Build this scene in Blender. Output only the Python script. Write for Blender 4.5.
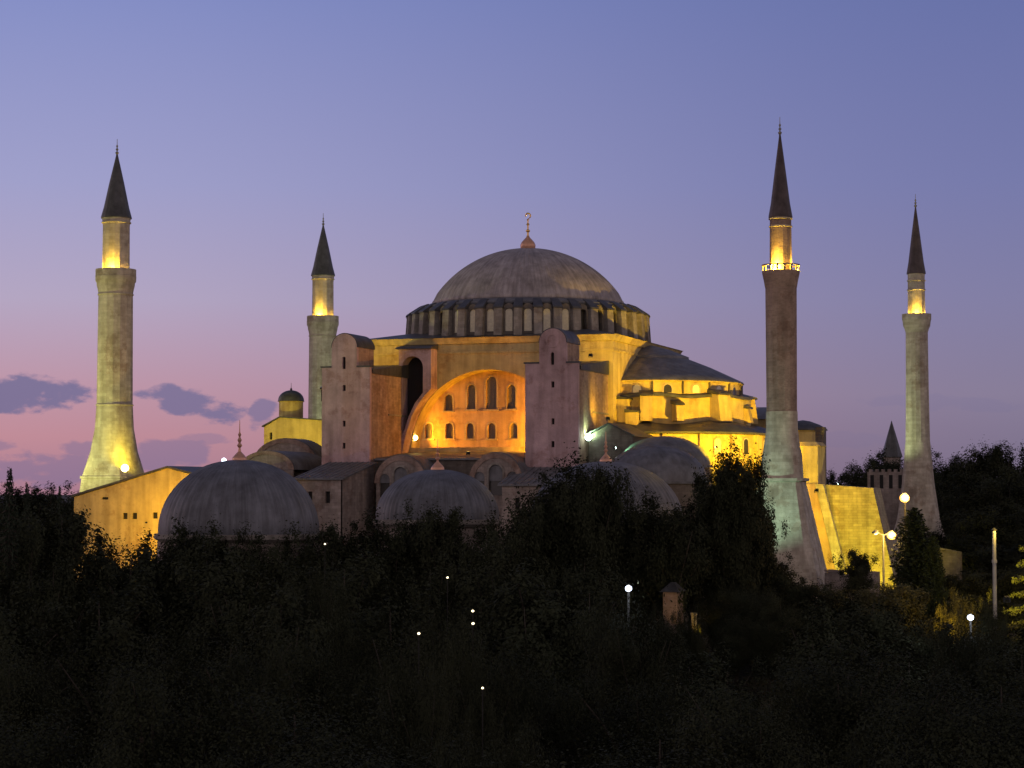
import bpy, bmesh, math, random
import numpy as np
from mathutils import Vector, Matrix

for o in list(bpy.data.objects):
    bpy.data.objects.remove(o)
scene = bpy.context.scene
C = scene.collection
PI = math.pi

# ------------------------------------------------------------------ camera
F_PX, W_PX, H_PX = 2080.0, 1024.0, 768.0
ALPHA = math.radians(18.0)
CAM = Vector((330 * math.sin(ALPHA), -330 * math.cos(ALPHA), 17.0))
YAW = ALPHA + math.atan(16 / F_PX)
PITCH = math.atan(106 / F_PX)
cam_data = bpy.data.cameras.new('camera')
cam_data.sensor_width = 36.0
cam_data.lens = 36.0 * F_PX / W_PX
cam_data.clip_start = 0.5
cam_data.clip_end = 20000
cam = bpy.data.objects.new('camera', cam_data)
cam.location = CAM
cam.rotation_euler = (PI / 2 + PITCH, 0, YAW)
C.objects.link(cam)
scene.camera = cam
FWD = Vector((-math.sin(YAW), math.cos(YAW), 0))
RGT = Vector((math.cos(YAW), math.sin(YAW), 0))
_rot = cam.rotation_euler.to_matrix()

def ray(px, py):
    return _rot @ Vector(((px - W_PX / 2) / F_PX, -(py - H_PX / 2) / F_PX, -1.0))
def at(px, py, d):                      # point at a horizontal distance d in front of the viewpoint
    r = ray(px, py); return CAM + r * (d / r.dot(FWD))
def onY(px, py, Y):
    r = ray(px, py); return CAM + r * ((Y - CAM.y) / r.y)

# ------------------------------------------------------------------ view, world, dusk sun
scene.view_settings.view_transform = 'Standard'
scene.view_settings.look = 'None'
scene.view_settings.exposure = 0.0
scene.view_settings.gamma = 1.0
scene.view_settings.use_curve_mapping = False
scene.render.engine = 'CYCLES'
scene.cycles.max_bounces = 5
scene.cycles.diffuse_bounces = 3
scene.cycles.sample_clamp_indirect = 4.0

def lin(r, g, b):
    f = lambda c: (c / 255) / 12.92 if c <= 10.3 else ((c / 255 + 0.055) / 1.055) ** 2.4
    return (f(r), f(g), f(b), 1.0)

world = bpy.data.worlds.new('World')
scene.world = world
world.use_nodes = True
nt = world.node_tree
nt.nodes.clear()
N, L = nt.nodes.new, nt.links.new
def M(op, a, b=None, c=None):
    n = N('ShaderNodeMath'); n.operation = op
    for i, v in enumerate((a, b, c)):
        if v is None: continue
        if isinstance(v, (int, float)): n.inputs[i].default_value = v
        else: L(v, n.inputs[i])
    return n.outputs[0]
def VDOT(a, vec):
    n = N('ShaderNodeVectorMath'); n.operation = 'DOT_PRODUCT'
    L(a, n.inputs[0]); n.inputs[1].default_value = vec
    return n.outputs['Value']
tc = N('ShaderNodeTexCoord')
nrm = N('ShaderNodeVectorMath'); nrm.operation = 'NORMALIZE'
L(tc.outputs['Generated'], nrm.inputs[0])
D = nrm.outputs[0]
az = M('ARCTAN2', VDOT(D, RGT), VDOT(D, FWD))          # compass bearing, radians, 0 towards the mosque
el = M('ARCSINE', VDOT(D, (0, 0, 1)))
def ramp(stops):
    n = N('ShaderNodeValToRGB'); cr = n.color_ramp; cr.interpolation = 'EASE' if False else 'LINEAR'
    while len(cr.elements) < len(stops): cr.elements.new(0.5)
    for e, (p, c) in zip(cr.elements, stops):
        e.position = p; e.color = c
    L(M('MAXIMUM', M('DIVIDE', el, 0.5), 0.0), n.inputs[0])
    return n.outputs[0]
def mixc(f, a, b):
    n = N('ShaderNodeMix'); n.data_type = 'RGBA'
    if isinstance(f, (int, float)): n.inputs[0].default_value = f
    else: L(f, n.inputs[0])
    for i, v in ((6, a), (7, b)):
        if isinstance(v, tuple): n.inputs[i].default_value = v
        else: L(v, n.inputs[i])
    return n.outputs[2]
def sstep(x, a, b):
    n = N('ShaderNodeMapRange'); n.interpolation_type = 'SMOOTHERSTEP' if False else 'SMOOTHSTEP'
    L(x, n.inputs[0]); n.inputs[1].default_value = a; n.inputs[2].default_value = b
    return n.outputs[0]
west = ramp([(0.0, lin(172, 125, 142)), (0.05, lin(192, 140, 152)), (0.10, lin(190, 150, 168)), (0.18, lin(180, 166, 194)),
             (0.29, lin(160, 160, 202)), (0.47, lin(132, 142, 197)), (1.0, lin(84, 92, 128))])
east = ramp([(0.0, lin(118, 106, 130)), (0.09, lin(135, 125, 152)), (0.18, lin(129, 126, 164)), (0.29, lin(118, 122, 170)),
             (0.47, lin(103, 113, 167)), (1.0, lin(80, 86, 118))])
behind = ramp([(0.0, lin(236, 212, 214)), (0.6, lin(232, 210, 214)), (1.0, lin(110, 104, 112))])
grad = mixc(sstep(az, -0.26, 0.27), west, east)
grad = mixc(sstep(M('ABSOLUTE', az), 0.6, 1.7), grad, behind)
# drifting dusk clouds low in the west
nz = N('ShaderNodeTexNoise'); nz.inputs['Scale'].default_value = 52; nz.inputs['Detail'].default_value = 8
nz.inputs['Roughness'].default_value = 0.55
mp = N('ShaderNodeMapping'); L(D, mp.inputs[0]); mp.inputs['Scale'].default_value = (1, 1, 2.2)
L(mp.outputs[0], nz.inputs['Vector'])
nzf = M('SUBTRACT', nz.outputs[0], 0.5)
cl = None
for (px, py, wx, wy, st, tl) in [(36, 399, 66, 21, 1.0, 0.0), (200, 406, 58, 17, .95, .18), (262, 414, 17, 15, .8, -.3), (50, 468, 62, 20, .6, 0),
                             (175, 455, 48, 18, .6, -.1), (88, 449, 30, 9, .55, 0), (205, 440, 30, 7, .4, 0), (6, 446, 24, 8, .5, 0),
                             (935, 405, 90, 9, .18, .05), (845, 440, 60, 10, .15, 0)]:
    u = M('DIVIDE', M('SUBTRACT', az, (px - 512) / F_PX), wx / F_PX)
    v0 = M('SUBTRACT', el, (490 - py) / F_PX)
    v0 = M('ADD', v0, M('MULTIPLY', M('SUBTRACT', az, (px - 512) / F_PX), tl))
    v = M('DIVIDE', v0, wy / F_PX)
    r2 = M('ADD', M('MULTIPLY', u, u), M('MULTIPLY', v, v))
    g = M('SUBTRACT', 1.12, r2)
    g = M('ADD', g, M('MULTIPLY', nzf, 3.4))
    g = M('MULTIPLY', sstep(g, 0.15, 0.7), st)
    cl = g if cl is None else M('MAXIMUM', cl, g)
grad = mixc(M('MULTIPLY', cl, 0.85), grad, lin(110, 108, 148))
sky = N('ShaderNodeTexSky'); sky.sky_type = 'NISHITA'; sky.sun_disc = False
SUN_EL, SUN_AZ = math.radians(1.0), YAW + math.radians(62)      # the sun has gone down on the left
sky.sun_elevation = SUN_EL
sky.sun_rotation = -SUN_AZ
sky.air_density = 1.2; sky.dust_density = 1.5; sky.ozone_density = 3.0
bg1 = N('ShaderNodeBackground'); L(sky.outputs[0], bg1.inputs[0]); bg1.inputs[1].default_value = 0.004
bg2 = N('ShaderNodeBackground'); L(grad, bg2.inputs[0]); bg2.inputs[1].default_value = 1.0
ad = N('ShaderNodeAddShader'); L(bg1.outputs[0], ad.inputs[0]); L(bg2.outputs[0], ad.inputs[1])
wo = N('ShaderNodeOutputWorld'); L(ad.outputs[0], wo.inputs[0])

sd = bpy.data.lights.new('dusk_sun', 'SUN'); sd.energy = 0.18; sd.angle = math.radians(25); sd.color = (1.0, 0.62, 0.55)
so = bpy.data.objects.new('dusk_sun', sd); C.objects.link(so)
_sdir = Vector((-math.sin(SUN_AZ) * math.cos(math.radians(9)), math.cos(SUN_AZ) * math.cos(math.radians(9)), math.sin(math.radians(9))))
so.rotation_euler = _sdir.to_track_quat('Z', 'Y').to_euler()
so.location = (-200, 0, 200)

# ------------------------------------------------------------------ materials
MATS = {}
def new_mat(name):
    m = bpy.data.materials.new(name); m.use_nodes = True
    t = m.node_tree; b = t.nodes['Principled BSDF']
    return m, t, b
def surf(name, base, rough=0.85, kind='plaster', dark=0.6, light=1.25, scale=0.5, course=0.4, brick_w=0.9, bump=0.25, metallic=0.0, mortar=0.7, tint=None):
    """Weathered building surface: broad mottling, rain streaks and, for masonry, courses."""
    m, t, b = new_mat(name)
    n, l = t.nodes.new, t.links.new
    co = n('ShaderNodeTexCoord')
    def mul(col, f):
        return tuple(min(1, c * f) for c in col) + (1,)
    n1 = n('ShaderNodeTexNoise'); n1.inputs['Scale'].default_value = scale; n1.inputs['Detail'].default_value = 7; n1.inputs['Roughness'].default_value = 0.65
    l(co.outputs['Object'], n1.inputs['Vector'])
    r1 = n('ShaderNodeValToRGB'); r1.color_ramp.elements[0].position = 0.3; r1.color_ramp.elements[1].position = 0.72
    r1.color_ramp.elements[0].color = mul(base, dark); r1.color_ramp.elements[1].color = mul(tint or base, light)
    l(n1.outputs[0], r1.inputs[0])
    col = r1.outputs[0]
    mp = n('ShaderNodeMapping'); mp.inputs['Scale'].default_value = (1.1, 1.1, 0.09)
    l(co.outputs['Object'], mp.inputs[0])
    n2 = n('ShaderNodeTexNoise'); n2.inputs['Scale'].default_value = 1.0; n2.inputs['Detail'].default_value = 5
    l(mp.outputs[0], n2.inputs['Vector'])
    r2 = n('ShaderNodeValToRGB'); r2.color_ramp.elements[0].position = 0.32; r2.color_ramp.elements[1].position = 0.6
    r2.color_ramp.elements[0].color = (.62, .6, .58, 1); r2.color_ramp.elements[1].color = (1, 1, 1, 1)
    l(n2.outputs[0], r2.inputs[0])
    mx = n('ShaderNodeMix'); mx.data_type = 'RGBA'; mx.blend_type = 'MULTIPLY'; mx.inputs[0].default_value = 0.75
    l(col, mx.inputs[6]); l(r2.outputs[0], mx.inputs[7]); col = mx.outputs[2]
    n5 = n('ShaderNodeTexNoise'); n5.inputs['Scale'].default_value = scale * .62; n5.inputs['Detail'].default_value = 9; n5.inputs['Roughness'].default_value = .72
    o5 = n('ShaderNodeVectorMath'); o5.operation = 'ADD'; o5.inputs[1].default_value = (31, 7, 13); l(co.outputs['Object'], o5.inputs[0]); l(o5.outputs[0], n5.inputs['Vector'])
    r5 = n('ShaderNodeValToRGB'); r5.color_ramp.elements[0].position = .54; r5.color_ramp.elements[1].position = .60
    r5.color_ramp.elements[0].color = (1, 1, 1, 1); r5.color_ramp.elements[1].color = (.74, .66, .62, 1); l(n5.outputs[0], r5.inputs[0])
    mp5 = n('ShaderNodeMix'); mp5.data_type = 'RGBA'; mp5.blend_type = 'MULTIPLY'; mp5.inputs[0].default_value = 0.0 if metallic > 0 else .8
    l(col, mp5.inputs[6]); l(r5.outputs[0], mp5.inputs[7]); col = mp5.outputs[2]
    if kind == 'stone':
        sx = n('ShaderNodeSeparateXYZ'); l(co.outputs['Object'], sx.inputs[0])
        aa = n('ShaderNodeMath'); aa.operation = 'ADD'; l(sx.outputs[0], aa.inputs[0]); l(sx.outputs[1], aa.inputs[1])
        cb = n('ShaderNodeCombineXYZ'); l(aa.outputs[0], cb.inputs[0]); l(sx.outputs[2], cb.inputs[1])
        br = n('ShaderNodeTexBrick'); br.inputs['Scale'].default_value = 1.0
        br.inputs['Brick Width'].default_value = brick_w; br.inputs['Row Height'].default_value = course; br.inputs['Mortar Size'].default_value = 0.03
        br.inputs['Mortar Smooth'].default_value = 0.4
        br.inputs['Color1'].default_value = (1, 1, 1, 1); br.inputs['Color2'].default_value = (.72, .70, .68, 1); br.inputs['Mortar'].default_value = (mortar, mortar, mortar, 1)
        l(cb.outputs[0], br.inputs['Vector'])
        m2 = n('ShaderNodeMix'); m2.data_type = 'RGBA'; m2.blend_type = 'MULTIPLY'; m2.inputs[0].default_value = 0.85
        l(col, m2.inputs[6]); l(br.outputs['Color'], m2.inputs[7]); col = m2.outputs[2]
    if kind == 'sheet':                  # lead sheets running up a dome: seams and rain streaks follow the meridians
        sx = n('ShaderNodeSeparateXYZ'); l(co.outputs['Object'], sx.inputs[0])
        at2 = n('ShaderNodeMath'); at2.operation = 'ARCTAN2'; l(sx.outputs[1], at2.inputs[0]); l(sx.outputs[0], at2.inputs[1])
        cb = n('ShaderNodeCombineXYZ'); l(at2.outputs[0], cb.inputs[0]); l(sx.outputs[2], cb.inputs[1])
        m3 = n('ShaderNodeMapping'); m3.inputs['Scale'].default_value = (16, 0.10, 1); l(cb.outputs[0], m3.inputs[0])
        n4 = n('ShaderNodeTexNoise'); n4.inputs['Scale'].default_value = 1.6; n4.inputs['Detail'].default_value = 6; n4.inputs['Roughness'].default_value = .7; l(m3.outputs[0], n4.inputs['Vector'])
        r4 = n('ShaderNodeValToRGB'); r4.color_ramp.elements[0].position = .36; r4.color_ramp.elements[1].position = .62
        r4.color_ramp.elements[0].color = (.45, .44, .44, 1); r4.color_ramp.elements[1].color = (1.0, 1.0, 1.0, 1); l(n4.outputs[0], r4.inputs[0])
        m2 = n('ShaderNodeMix'); m2.data_type = 'RGBA'; m2.blend_type = 'MULTIPLY'; m2.inputs[0].default_value = .62
        l(col, m2.inputs[6]); l(r4.outputs[0], m2.inputs[7]); col = m2.outputs[2]
    n3 = n('ShaderNodeTexNoise'); n3.inputs['Scale'].default_value = 4.5; n3.inputs['Detail'].default_value = 6
    l(co.outputs['Object'], n3.inputs['Vector'])
    bp = n('ShaderNodeBump'); bp.inputs['Strength'].default_value = bump; bp.inputs['Distance'].default_value = 0.25
    l(n3.outputs[0], bp.inputs['Height']); l(bp.outputs[0], b.inputs['Normal'])
    l(col, b.inputs['Base Color'])
    b.inputs['Roughness'].default_value = rough; b.inputs['Metallic'].default_value = metallic
    b.inputs['Specular IOR Level'].default_value = 0.3
    MATS[name] = m
    return m
def plain(name, base, rough=0.6, metallic=0.0, emit=None, strength=0, spec=0.4):
    m, t, b = new_mat(name)
    nn = t.nodes.new('ShaderNodeTexNoise'); nn.inputs['Scale'].default_value = 3
    rr = t.nodes.new('ShaderNodeValToRGB'); rr.color_ramp.elements[0].color = tuple(c * .75 for c in base) + (1,); rr.color_ramp.elements[1].color = tuple(min(1, c * 1.2) for c in base) + (1,)
    tcn = t.nodes.new('ShaderNodeTexCoord'); t.links.new(tcn.outputs['Object'], nn.inputs['Vector'])
    t.links.new(nn.outputs[0], rr.inputs[0]); t.links.new(rr.outputs[0], b.inputs['Base Color'])
    b.inputs['Roughness'].default_value = rough; b.inputs['Metallic'].default_value = metallic; b.inputs['Specular IOR Level'].default_value = spec
    if emit:
        b.inputs['Emission Color'].default_value = tuple(emit) + (1,); b.inputs['Emission Strength'].default_value = strength
    MATS[name] = m
    return m
def foliage_mat(name, c0, c1):
    m, t, b = new_mat(name)
    g = t.nodes.new('ShaderNodeNewGeometry'); oi = t.nodes.new('ShaderNodeObjectInfo')
    ad = t.nodes.new('ShaderNodeMath'); ad.operation = 'MULTIPLY_ADD'; ad.inputs[1].default_value = 0.6
    t.links.new(g.outputs['Random Per Island'], ad.inputs[0])
    m2 = t.nodes.new('ShaderNodeMath'); m2.operation = 'MULTIPLY'; m2.inputs[1].default_value = 0.4
    t.links.new(oi.outputs['Random'], m2.inputs[0]); t.links.new(m2.outputs[0], ad.inputs[2])
    r = t.nodes.new('ShaderNodeValToRGB'); r.color_ramp.elements[0].color = c0 + (1,); r.color_ramp.elements[1].color = c1 + (1,)
    t.links.new(ad.outputs[0], r.inputs[0]); t.links.new(r.outputs[0], b.inputs['Base Color'])
    b.inputs['Roughness'].default_value = 0.75; b.inputs['Specular IOR Level'].default_value = 0.04
    MATS[name] = m
    return m
surf('ochre_plaster', (0.56, 0.43, 0.20), dark=.7, light=1.15, scale=.35)
surf('pale_plaster', (0.50, 0.40, 0.30), dark=.7, light=1.2, scale=.3)
surf('orange_plaster', (0.55, 0.36, 0.22), dark=.75, light=1.15, scale=.35)
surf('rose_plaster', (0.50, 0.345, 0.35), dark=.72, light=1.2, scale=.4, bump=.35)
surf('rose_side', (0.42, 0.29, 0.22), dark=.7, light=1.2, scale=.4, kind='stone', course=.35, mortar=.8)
surf('grey_stone', (0.33, 0.30, 0.27), kind='stone', dark=.65, light=1.2, course=.5, brick_w=1.1)
surf('drum_stone', (0.23, 0.205, 0.185), kind='stone', dark=.6, light=1.25, course=.4)
surf('tomb_stone', (0.36, 0.30, 0.27), kind='stone', dark=.65, light=1.2, course=.45, brick_w=1.0)
surf('pale_stone', (0.56, 0.50, 0.41), kind='stone', dark=.68, light=1.2, course=.45, brick_w=1.0, mortar=.78)
surf('red_brick', (0.34, 0.245, 0.205), kind='stone', dark=.65, light=1.25, course=.22, brick_w=.5, mortar=.9)
surf('buttress_stone', (0.50, 0.42, 0.25), kind='stone', dark=.62, light=1.2, course=.38, brick_w=1.3, mortar=.6)
surf('dark_stone', (0.17, 0.145, 0.125), kind='stone', dark=.65, light=1.25, course=.35)
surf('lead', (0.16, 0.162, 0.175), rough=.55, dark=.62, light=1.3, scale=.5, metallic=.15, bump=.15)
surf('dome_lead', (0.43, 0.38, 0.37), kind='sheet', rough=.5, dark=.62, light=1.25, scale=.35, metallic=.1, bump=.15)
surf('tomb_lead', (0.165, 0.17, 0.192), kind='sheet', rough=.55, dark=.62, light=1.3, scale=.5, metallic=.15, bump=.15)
surf('dark_lead', (0.085, 0.085, 0.09), rough=.5, dark=.6, light=1.3, scale=.6, metallic=.2, bump=.15)
surf('spire_lead', (0.075, 0.078, 0.082), rough=.5, dark=.6, light=1.4, scale=.8, metallic=.2, bump=.15)
surf('spire_brown', (0.07, 0.055, 0.058), rough=.5, dark=.6, light=1.4, scale=.8, metallic=.2, bump=.15)
surf('ground_soil', (0.055, 0.05, 0.035), rough=.95, dark=.6, light=1.3, scale=.2)
surf('path_stone', (0.22, 0.2, 0.17), kind='stone', course=.5)
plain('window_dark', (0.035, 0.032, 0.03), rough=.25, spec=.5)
plain('window_grille', (0.80, 0.74, 0.56), rough=.8)  # lattice tone with the floodlight on the drum front painted in
plain('window_lattice', (0.17, 0.155, 0.125), rough=.5)
plain('slit_black', (0.02, 0.018, 0.018), rough=.9)
plain('gilded', (0.65, 0.40, 0.14), rough=.35, metallic=.7)
plain('copper_ball', (0.60, 0.33, 0.22), rough=.4, metallic=.4)
plain('iron', (0.04, 0.04, 0.042), rough=.5, metallic=.6)
plain('galvanised', (0.30, 0.29, 0.27), rough=.5, metallic=.4)
plain('lamp_sodium', (.9, .7, .4), emit=(1.0, 0.43, 0.06), strength=2.7)
plain('lamp_flood', (.9, .8, .5), emit=(1.0, 0.72, 0.22), strength=14)
plain('lamp_halide', (.9, .95, .9), emit=(0.72, 1.0, 0.86), strength=14)
plain('lamp_white', (.9, .95, 1), emit=(0.72, 0.82, 1.0), strength=6)
plain('lamp_small', (.9, .85, .6), emit=(1.0, 0.82, 0.5), strength=3)
plain('bark', (0.05, 0.04, 0.03), rough=.95)
foliage_mat('leaf', (0.015, 0.018, 0.0095), (0.042, 0.046, 0.026))
foliage_mat('leaf_pale', (0.05, 0.052, 0.025), (0.13, 0.12, 0.06))
foliage_mat('needle', (0.02, 0.028, 0.02), (0.05, 0.062, 0.04))
foliage_mat('needle_pale', (0.06, 0.07, 0.035), (0.13, 0.13, 0.07))

# ------------------------------------------------------------------ mesh helpers
class MB:
    def __init__(s): s.v = []; s.f = []
    def add(s, vs, fs):
        o = len(s.v); s.v += [tuple(p) for p in vs]; s.f += [tuple(i + o for i in f) for f in fs]; return s
    def box(s, x0, x1, y0, y1, z0, z1):
        return s.add([(x0, y0, z0), (x1, y0, z0), (x1, y1, z0), (x0, y1, z0), (x0, y0, z1), (x1, y0, z1), (x1, y1, z1), (x0, y1, z1)],
                     [(3, 2, 1, 0), (4, 5, 6, 7), (0, 1, 5, 4), (1, 2, 6, 5), (2, 3, 7, 6), (3, 0, 4, 7)])
    def hexa(s, bot, top):              # bottom quad and top quad, both counter-clockwise from above
        return s.add(list(bot) + list(top), [(3, 2, 1, 0), (4, 5, 6, 7), (0, 1, 5, 4), (1, 2, 6, 5), (2, 3, 7, 6), (3, 0, 4, 7)])
    def loft(s, rings, cap0=True, cap1=True):
        n = len(rings[0]); vs = [p for r in rings for p in r]; fs = []
        for k in range(len(rings) - 1):
            for i in range(n):
                j = (i + 1) % n
                fs.append((k * n + i, k * n + j, (k + 1) * n + j, (k + 1) * n + i))
        if cap0: fs.append(tuple(range(n - 1, -1, -1)))
        if cap1: fs.append(tuple((len(rings) - 1) * n + i for i in range(n)))
        return s.add(vs, fs)
    def lathe(s, cx, cy, prof, n=32, ph=0.0, ribs=0, rib=0.0, closed=False):
        rings = []
        for (r, z) in prof:
            ring = []
            for i in range(n):
                a = ph + 2 * PI * i / n
                rr = max(r, 0.002)
                if ribs and (i * ribs) % n == 0: rr += rib * min(1, r / 3)
                ring.append((cx + rr * math.cos(a), cy + rr * math.sin(a), z))
            rings.append(ring)
        if closed: rings.append(rings[0])
        return s.loft(rings, not closed, not closed)
    def arc(s, cx, cy, prof, a0, a1, n=24):     # open part of a surface of revolution
        vs = []; fs = []; m = len(prof)
        for i in range(n + 1):
            a = a0 + (a1 - a0) * i / n
            for (r, z) in prof: vs.append((cx + r * math.cos(a), cy + r * math.sin(a), z))
        for i in range(n):
            for k in range(m - 1):
                fs.append((i * m + k, (i + 1) * m + k, (i + 1) * m + k + 1, i * m + k + 1))
        return s.add(vs, fs)
    def prism(s, poly, vec):
        n = len(poly); v = Vector(vec)
        vs = [tuple(p) for p in poly] + [tuple(Vector(p) + v) for p in poly]
        fs = [tuple(range(n)), tuple(range(2 * n - 1, n - 1, -1))] + [(i, i + n, (i + 1) % n + n, (i + 1) % n) for i in range(n)]
        return s.add(vs, fs)
    def tube(s, p0, p1, r0, r1=None, n=8):
        p0, p1 = Vector(p0), Vector(p1); r1 = r0 if r1 is None else r1
        d = (p1 - p0).normalized(); a = d.orthogonal().normalized(); b = d.cross(a)
        return s.loft([[tuple(p + (a * math.cos(2 * PI * i / n) + b * math.sin(2 * PI * i / n)) * r) for i in range(n)] for p, r in ((p0, r0), (p1, r1))])
    def sphere(s, c, r, n=12, m=8, sz=1.0):
        return s.lathe(c[0], c[1], [(r * math.sin(PI * k / m), c[2] - r * sz * math.cos(PI * k / m)) for k in range(m + 1)], n)
    def panel(s, outer, holes, fmap, depth, rim=True):
        """Wall face with real openings: outer and holes are (u,v) loops, fmap(u,v,w) -> xyz, w is depth into the wall."""
        bm = bmesh.new(); edges = []; loops = []
        for loop in [outer] + holes:
            vv = [bm.verts.new((p[0], p[1], 0)) for p in loop]
            loops.append(vv)
            for i in range(len(vv)): edges.append(bm.edges.new((vv[i], vv[(i + 1) % len(vv)])))
        bmesh.ops.triangle_fill(bm, use_beauty=True, use_dissolve=False, edges=edges, normal=(0, 0, 1))
        bm.verts.index_update()
        vs = [fmap(v.co.x, v.co.y, 0) for v in bm.verts]
        fs = []
        for f in bm.faces:
            idx = [v.index for v in f.verts]
            fs.append(tuple(idx))
        s.add(vs, fs); bm.free()
        for loop in ([outer] if rim else []) + holes:
            n = len(loop)
            a = [fmap(p[0], p[1], 0) for p in loop]; b = [fmap(p[0], p[1], depth) for p in loop]
            s.add(a + b, [(i, (i + 1) % n, (i + 1) % n + n, i + n) for i in range(n)])
        return s
def arch(cx, z0, w, h, n=10):           # round-headed opening outline, counter-clockwise
    r = w / 2; zs = z0 + h - r
    return [(cx - r, z0), (cx + r, z0)] + [(cx + r * math.cos(PI * i / n), zs + r * math.sin(PI * i / n)) for i in range(n + 1)]
def ring_band(mb, outer, inner, fmap, w0, w1):      # frame between two matching loops
    n = len(outer)
    o0 = [fmap(p[0], p[1], w0) for p in outer]; i0 = [fmap(p[0], p[1], w0) for p in inner]
    o1 = [fmap(p[0], p[1], w1) for p in outer]; i1 = [fmap(p[0], p[1], w1) for p in inner]
    vs = o0 + i0 + o1 + i1; fs = []
    for i in range(n):
        j = (i + 1) % n
        fs += [(i, j, n + j, n + i), (i, 2 * n + i, 2 * n + j, j), (n + i, n + j, 3 * n + j, 3 * n + i)]
    mb.add(vs, fs)

BASES = {}
def obj(name, mb, mat, parent=None, base=None, smooth=30):
    me = bpy.data.meshes.new(name)
    if parent is not None: base = BASES[parent.name]
    base = Vector(base or (0, 0, 0))
    me.from_pydata([tuple(Vector(p) - base) for p in mb.v], [], mb.f)
    me.validate()
    bm = bmesh.new(); bm.from_mesh(me); bmesh.ops.recalc_face_normals(bm, faces=bm.faces); bm.to_mesh(me); bm.free()
    me.materials.append(MATS[mat] if isinstance(mat, str) else mat)
    if smooth:
        me.shade_smooth(); me.set_sharp_from_angle(angle=math.radians(smooth))
    o = bpy.data.objects.new(name, me); C.objects.link(o)
    if parent is not None: o.parent = parent
    else: o.location = base
    BASES[o.name] = base
    return o
def tag(o, label, cat, group=None):
    o['label'] = label; o['category'] = cat
    if group: o['group'] = group
    return o
def thing(name, label, cat, base, group=None):
    o = bpy.data.objects.new(name, None); o.empty_display_size = 1.0
    C.objects.link(o); o.location = base; BASES[o.name] = Vector(base)
    return tag(o, label, cat, group)
def struct(name, mb, mat, kind='structure'):
    o = obj(name, mb, mat); o['kind'] = kind; return o
def copy_tree(o, parent=None):
    c = o.copy(); C.objects.link(c)
    if parent is not None: c.parent = parent
    for ch in list(o.children): copy_tree(ch, c)
    return c

# ------------------------------------------------------------------ ground
def terrain():
    mb = MB(); xs = sorted(set([-6000, -2500, -1200, -700, 700, 1200, 2500, 6000] + list(range(-500, 501, 12))))
    def h(x, y):
        p = Vector((x, y, 0)) - CAM
        d = p.dot(FWD); l = p.dot(RGT)
        a = max(0, min(1, (d - 330) / 140)) * max(0, min(1, (l - 40) / 50)) * max(0, min(1, (1500 - d) / 700))
        a = a * a * (3 - 2 * a)
        b = max(0, min(1, (215 - d) / 45)); b = b * b * (3 - 2 * b)
        return 9.0 * a - 9.0 * b
    n = len(xs)
    mb.v = [(x, y, h(x, y)) for y in xs for x in xs]
    mb.f = [(j * n + i, j * n + i + 1, (j + 1) * n + i + 1, (j + 1) * n + i) for j in range(n - 1) for i in range(n - 1)]
    return mb, h
_tm, ground_h = terrain()
struct('ground', _tm, 'ground_soil')

# ------------------------------------------------------------------ the mosque
B = 19.5                                 # half width of the square under the dome
mosque = thing('domed_mosque', 'great mosque with a broad lead dome, floodlit arch and stepped yellow half domes', 'mosque', (0, 0, 0))

# square block: three plain faces and a south face opened by the great arch
AR, AZ, ATOP = 12.3, 22.75, 23.4
arch_pts = []
k0 = math.asin((ATOP - AZ) / AR)
for i in range(33):
    a = k0 + (PI - 2 * k0) * i / 32
    arch_pts.append((AR * math.cos(a), AZ + AR * math.sin(a)))
mb = MB()
south = lambda Y: (lambda u, v, w: (u, Y + w, v))
mb.panel([(-B, 0), (B, 0), (B, 39.0), (-B, 39.0)], [arch_pts], south(-B), 3.6, rim=False)
for (x0, x1, y0, y1) in [(-B, -B, -B, B), (B, B, -B, B), (-B, B, B, B)]:
    mb.add([(x0, y0, 0), (x1, y1, 0), (x1, y1, 39.0), (x0, y0, 39.0)], [(0, 1, 2, 3)])
block = obj('main_block', mb, 'ochre_plaster', mosque)
mb = MB()
mb.hexa([(-B - .3, -B - .3, 39.0), (B + .3, -B - .3, 39.0), (B + .3, B + .3, 39.0), (-B - .3, B + .3, 39.0)],
        [(-B - .8, -B - .8, 39.9), (B + .8, -B - .8, 39.9), (B + .8, B + .8, 39.9), (-B - .8, B + .8, 39.9)])
mb.box(-B - .18, B + .18, -B - .18, B + .18, 37.5, 37.8)
obj('cornice', mb, 'ochre_plaster', block)
mb = MB()
mb.hexa([(-B - .95, -B - .95, 39.9), (B + .95, -B - .95, 39.9), (B + .95, B + .95, 39.9), (-B - .95, B + .95, 39.9)],
        [(-14, -14, 41.2), (14, -14, 41.2), (14, 14, 41.2), (-14, 14, 41.2)])
obj('roof', mb, 'dark_lead', block)
# raised archivolt round the great arch
mb = MB()
ro = [(AR + .55) / AR, ]
outp = [((p[0]) * ro[0], AZ + (p[1] - AZ) * ro[0]) for p in arch_pts]

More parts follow.
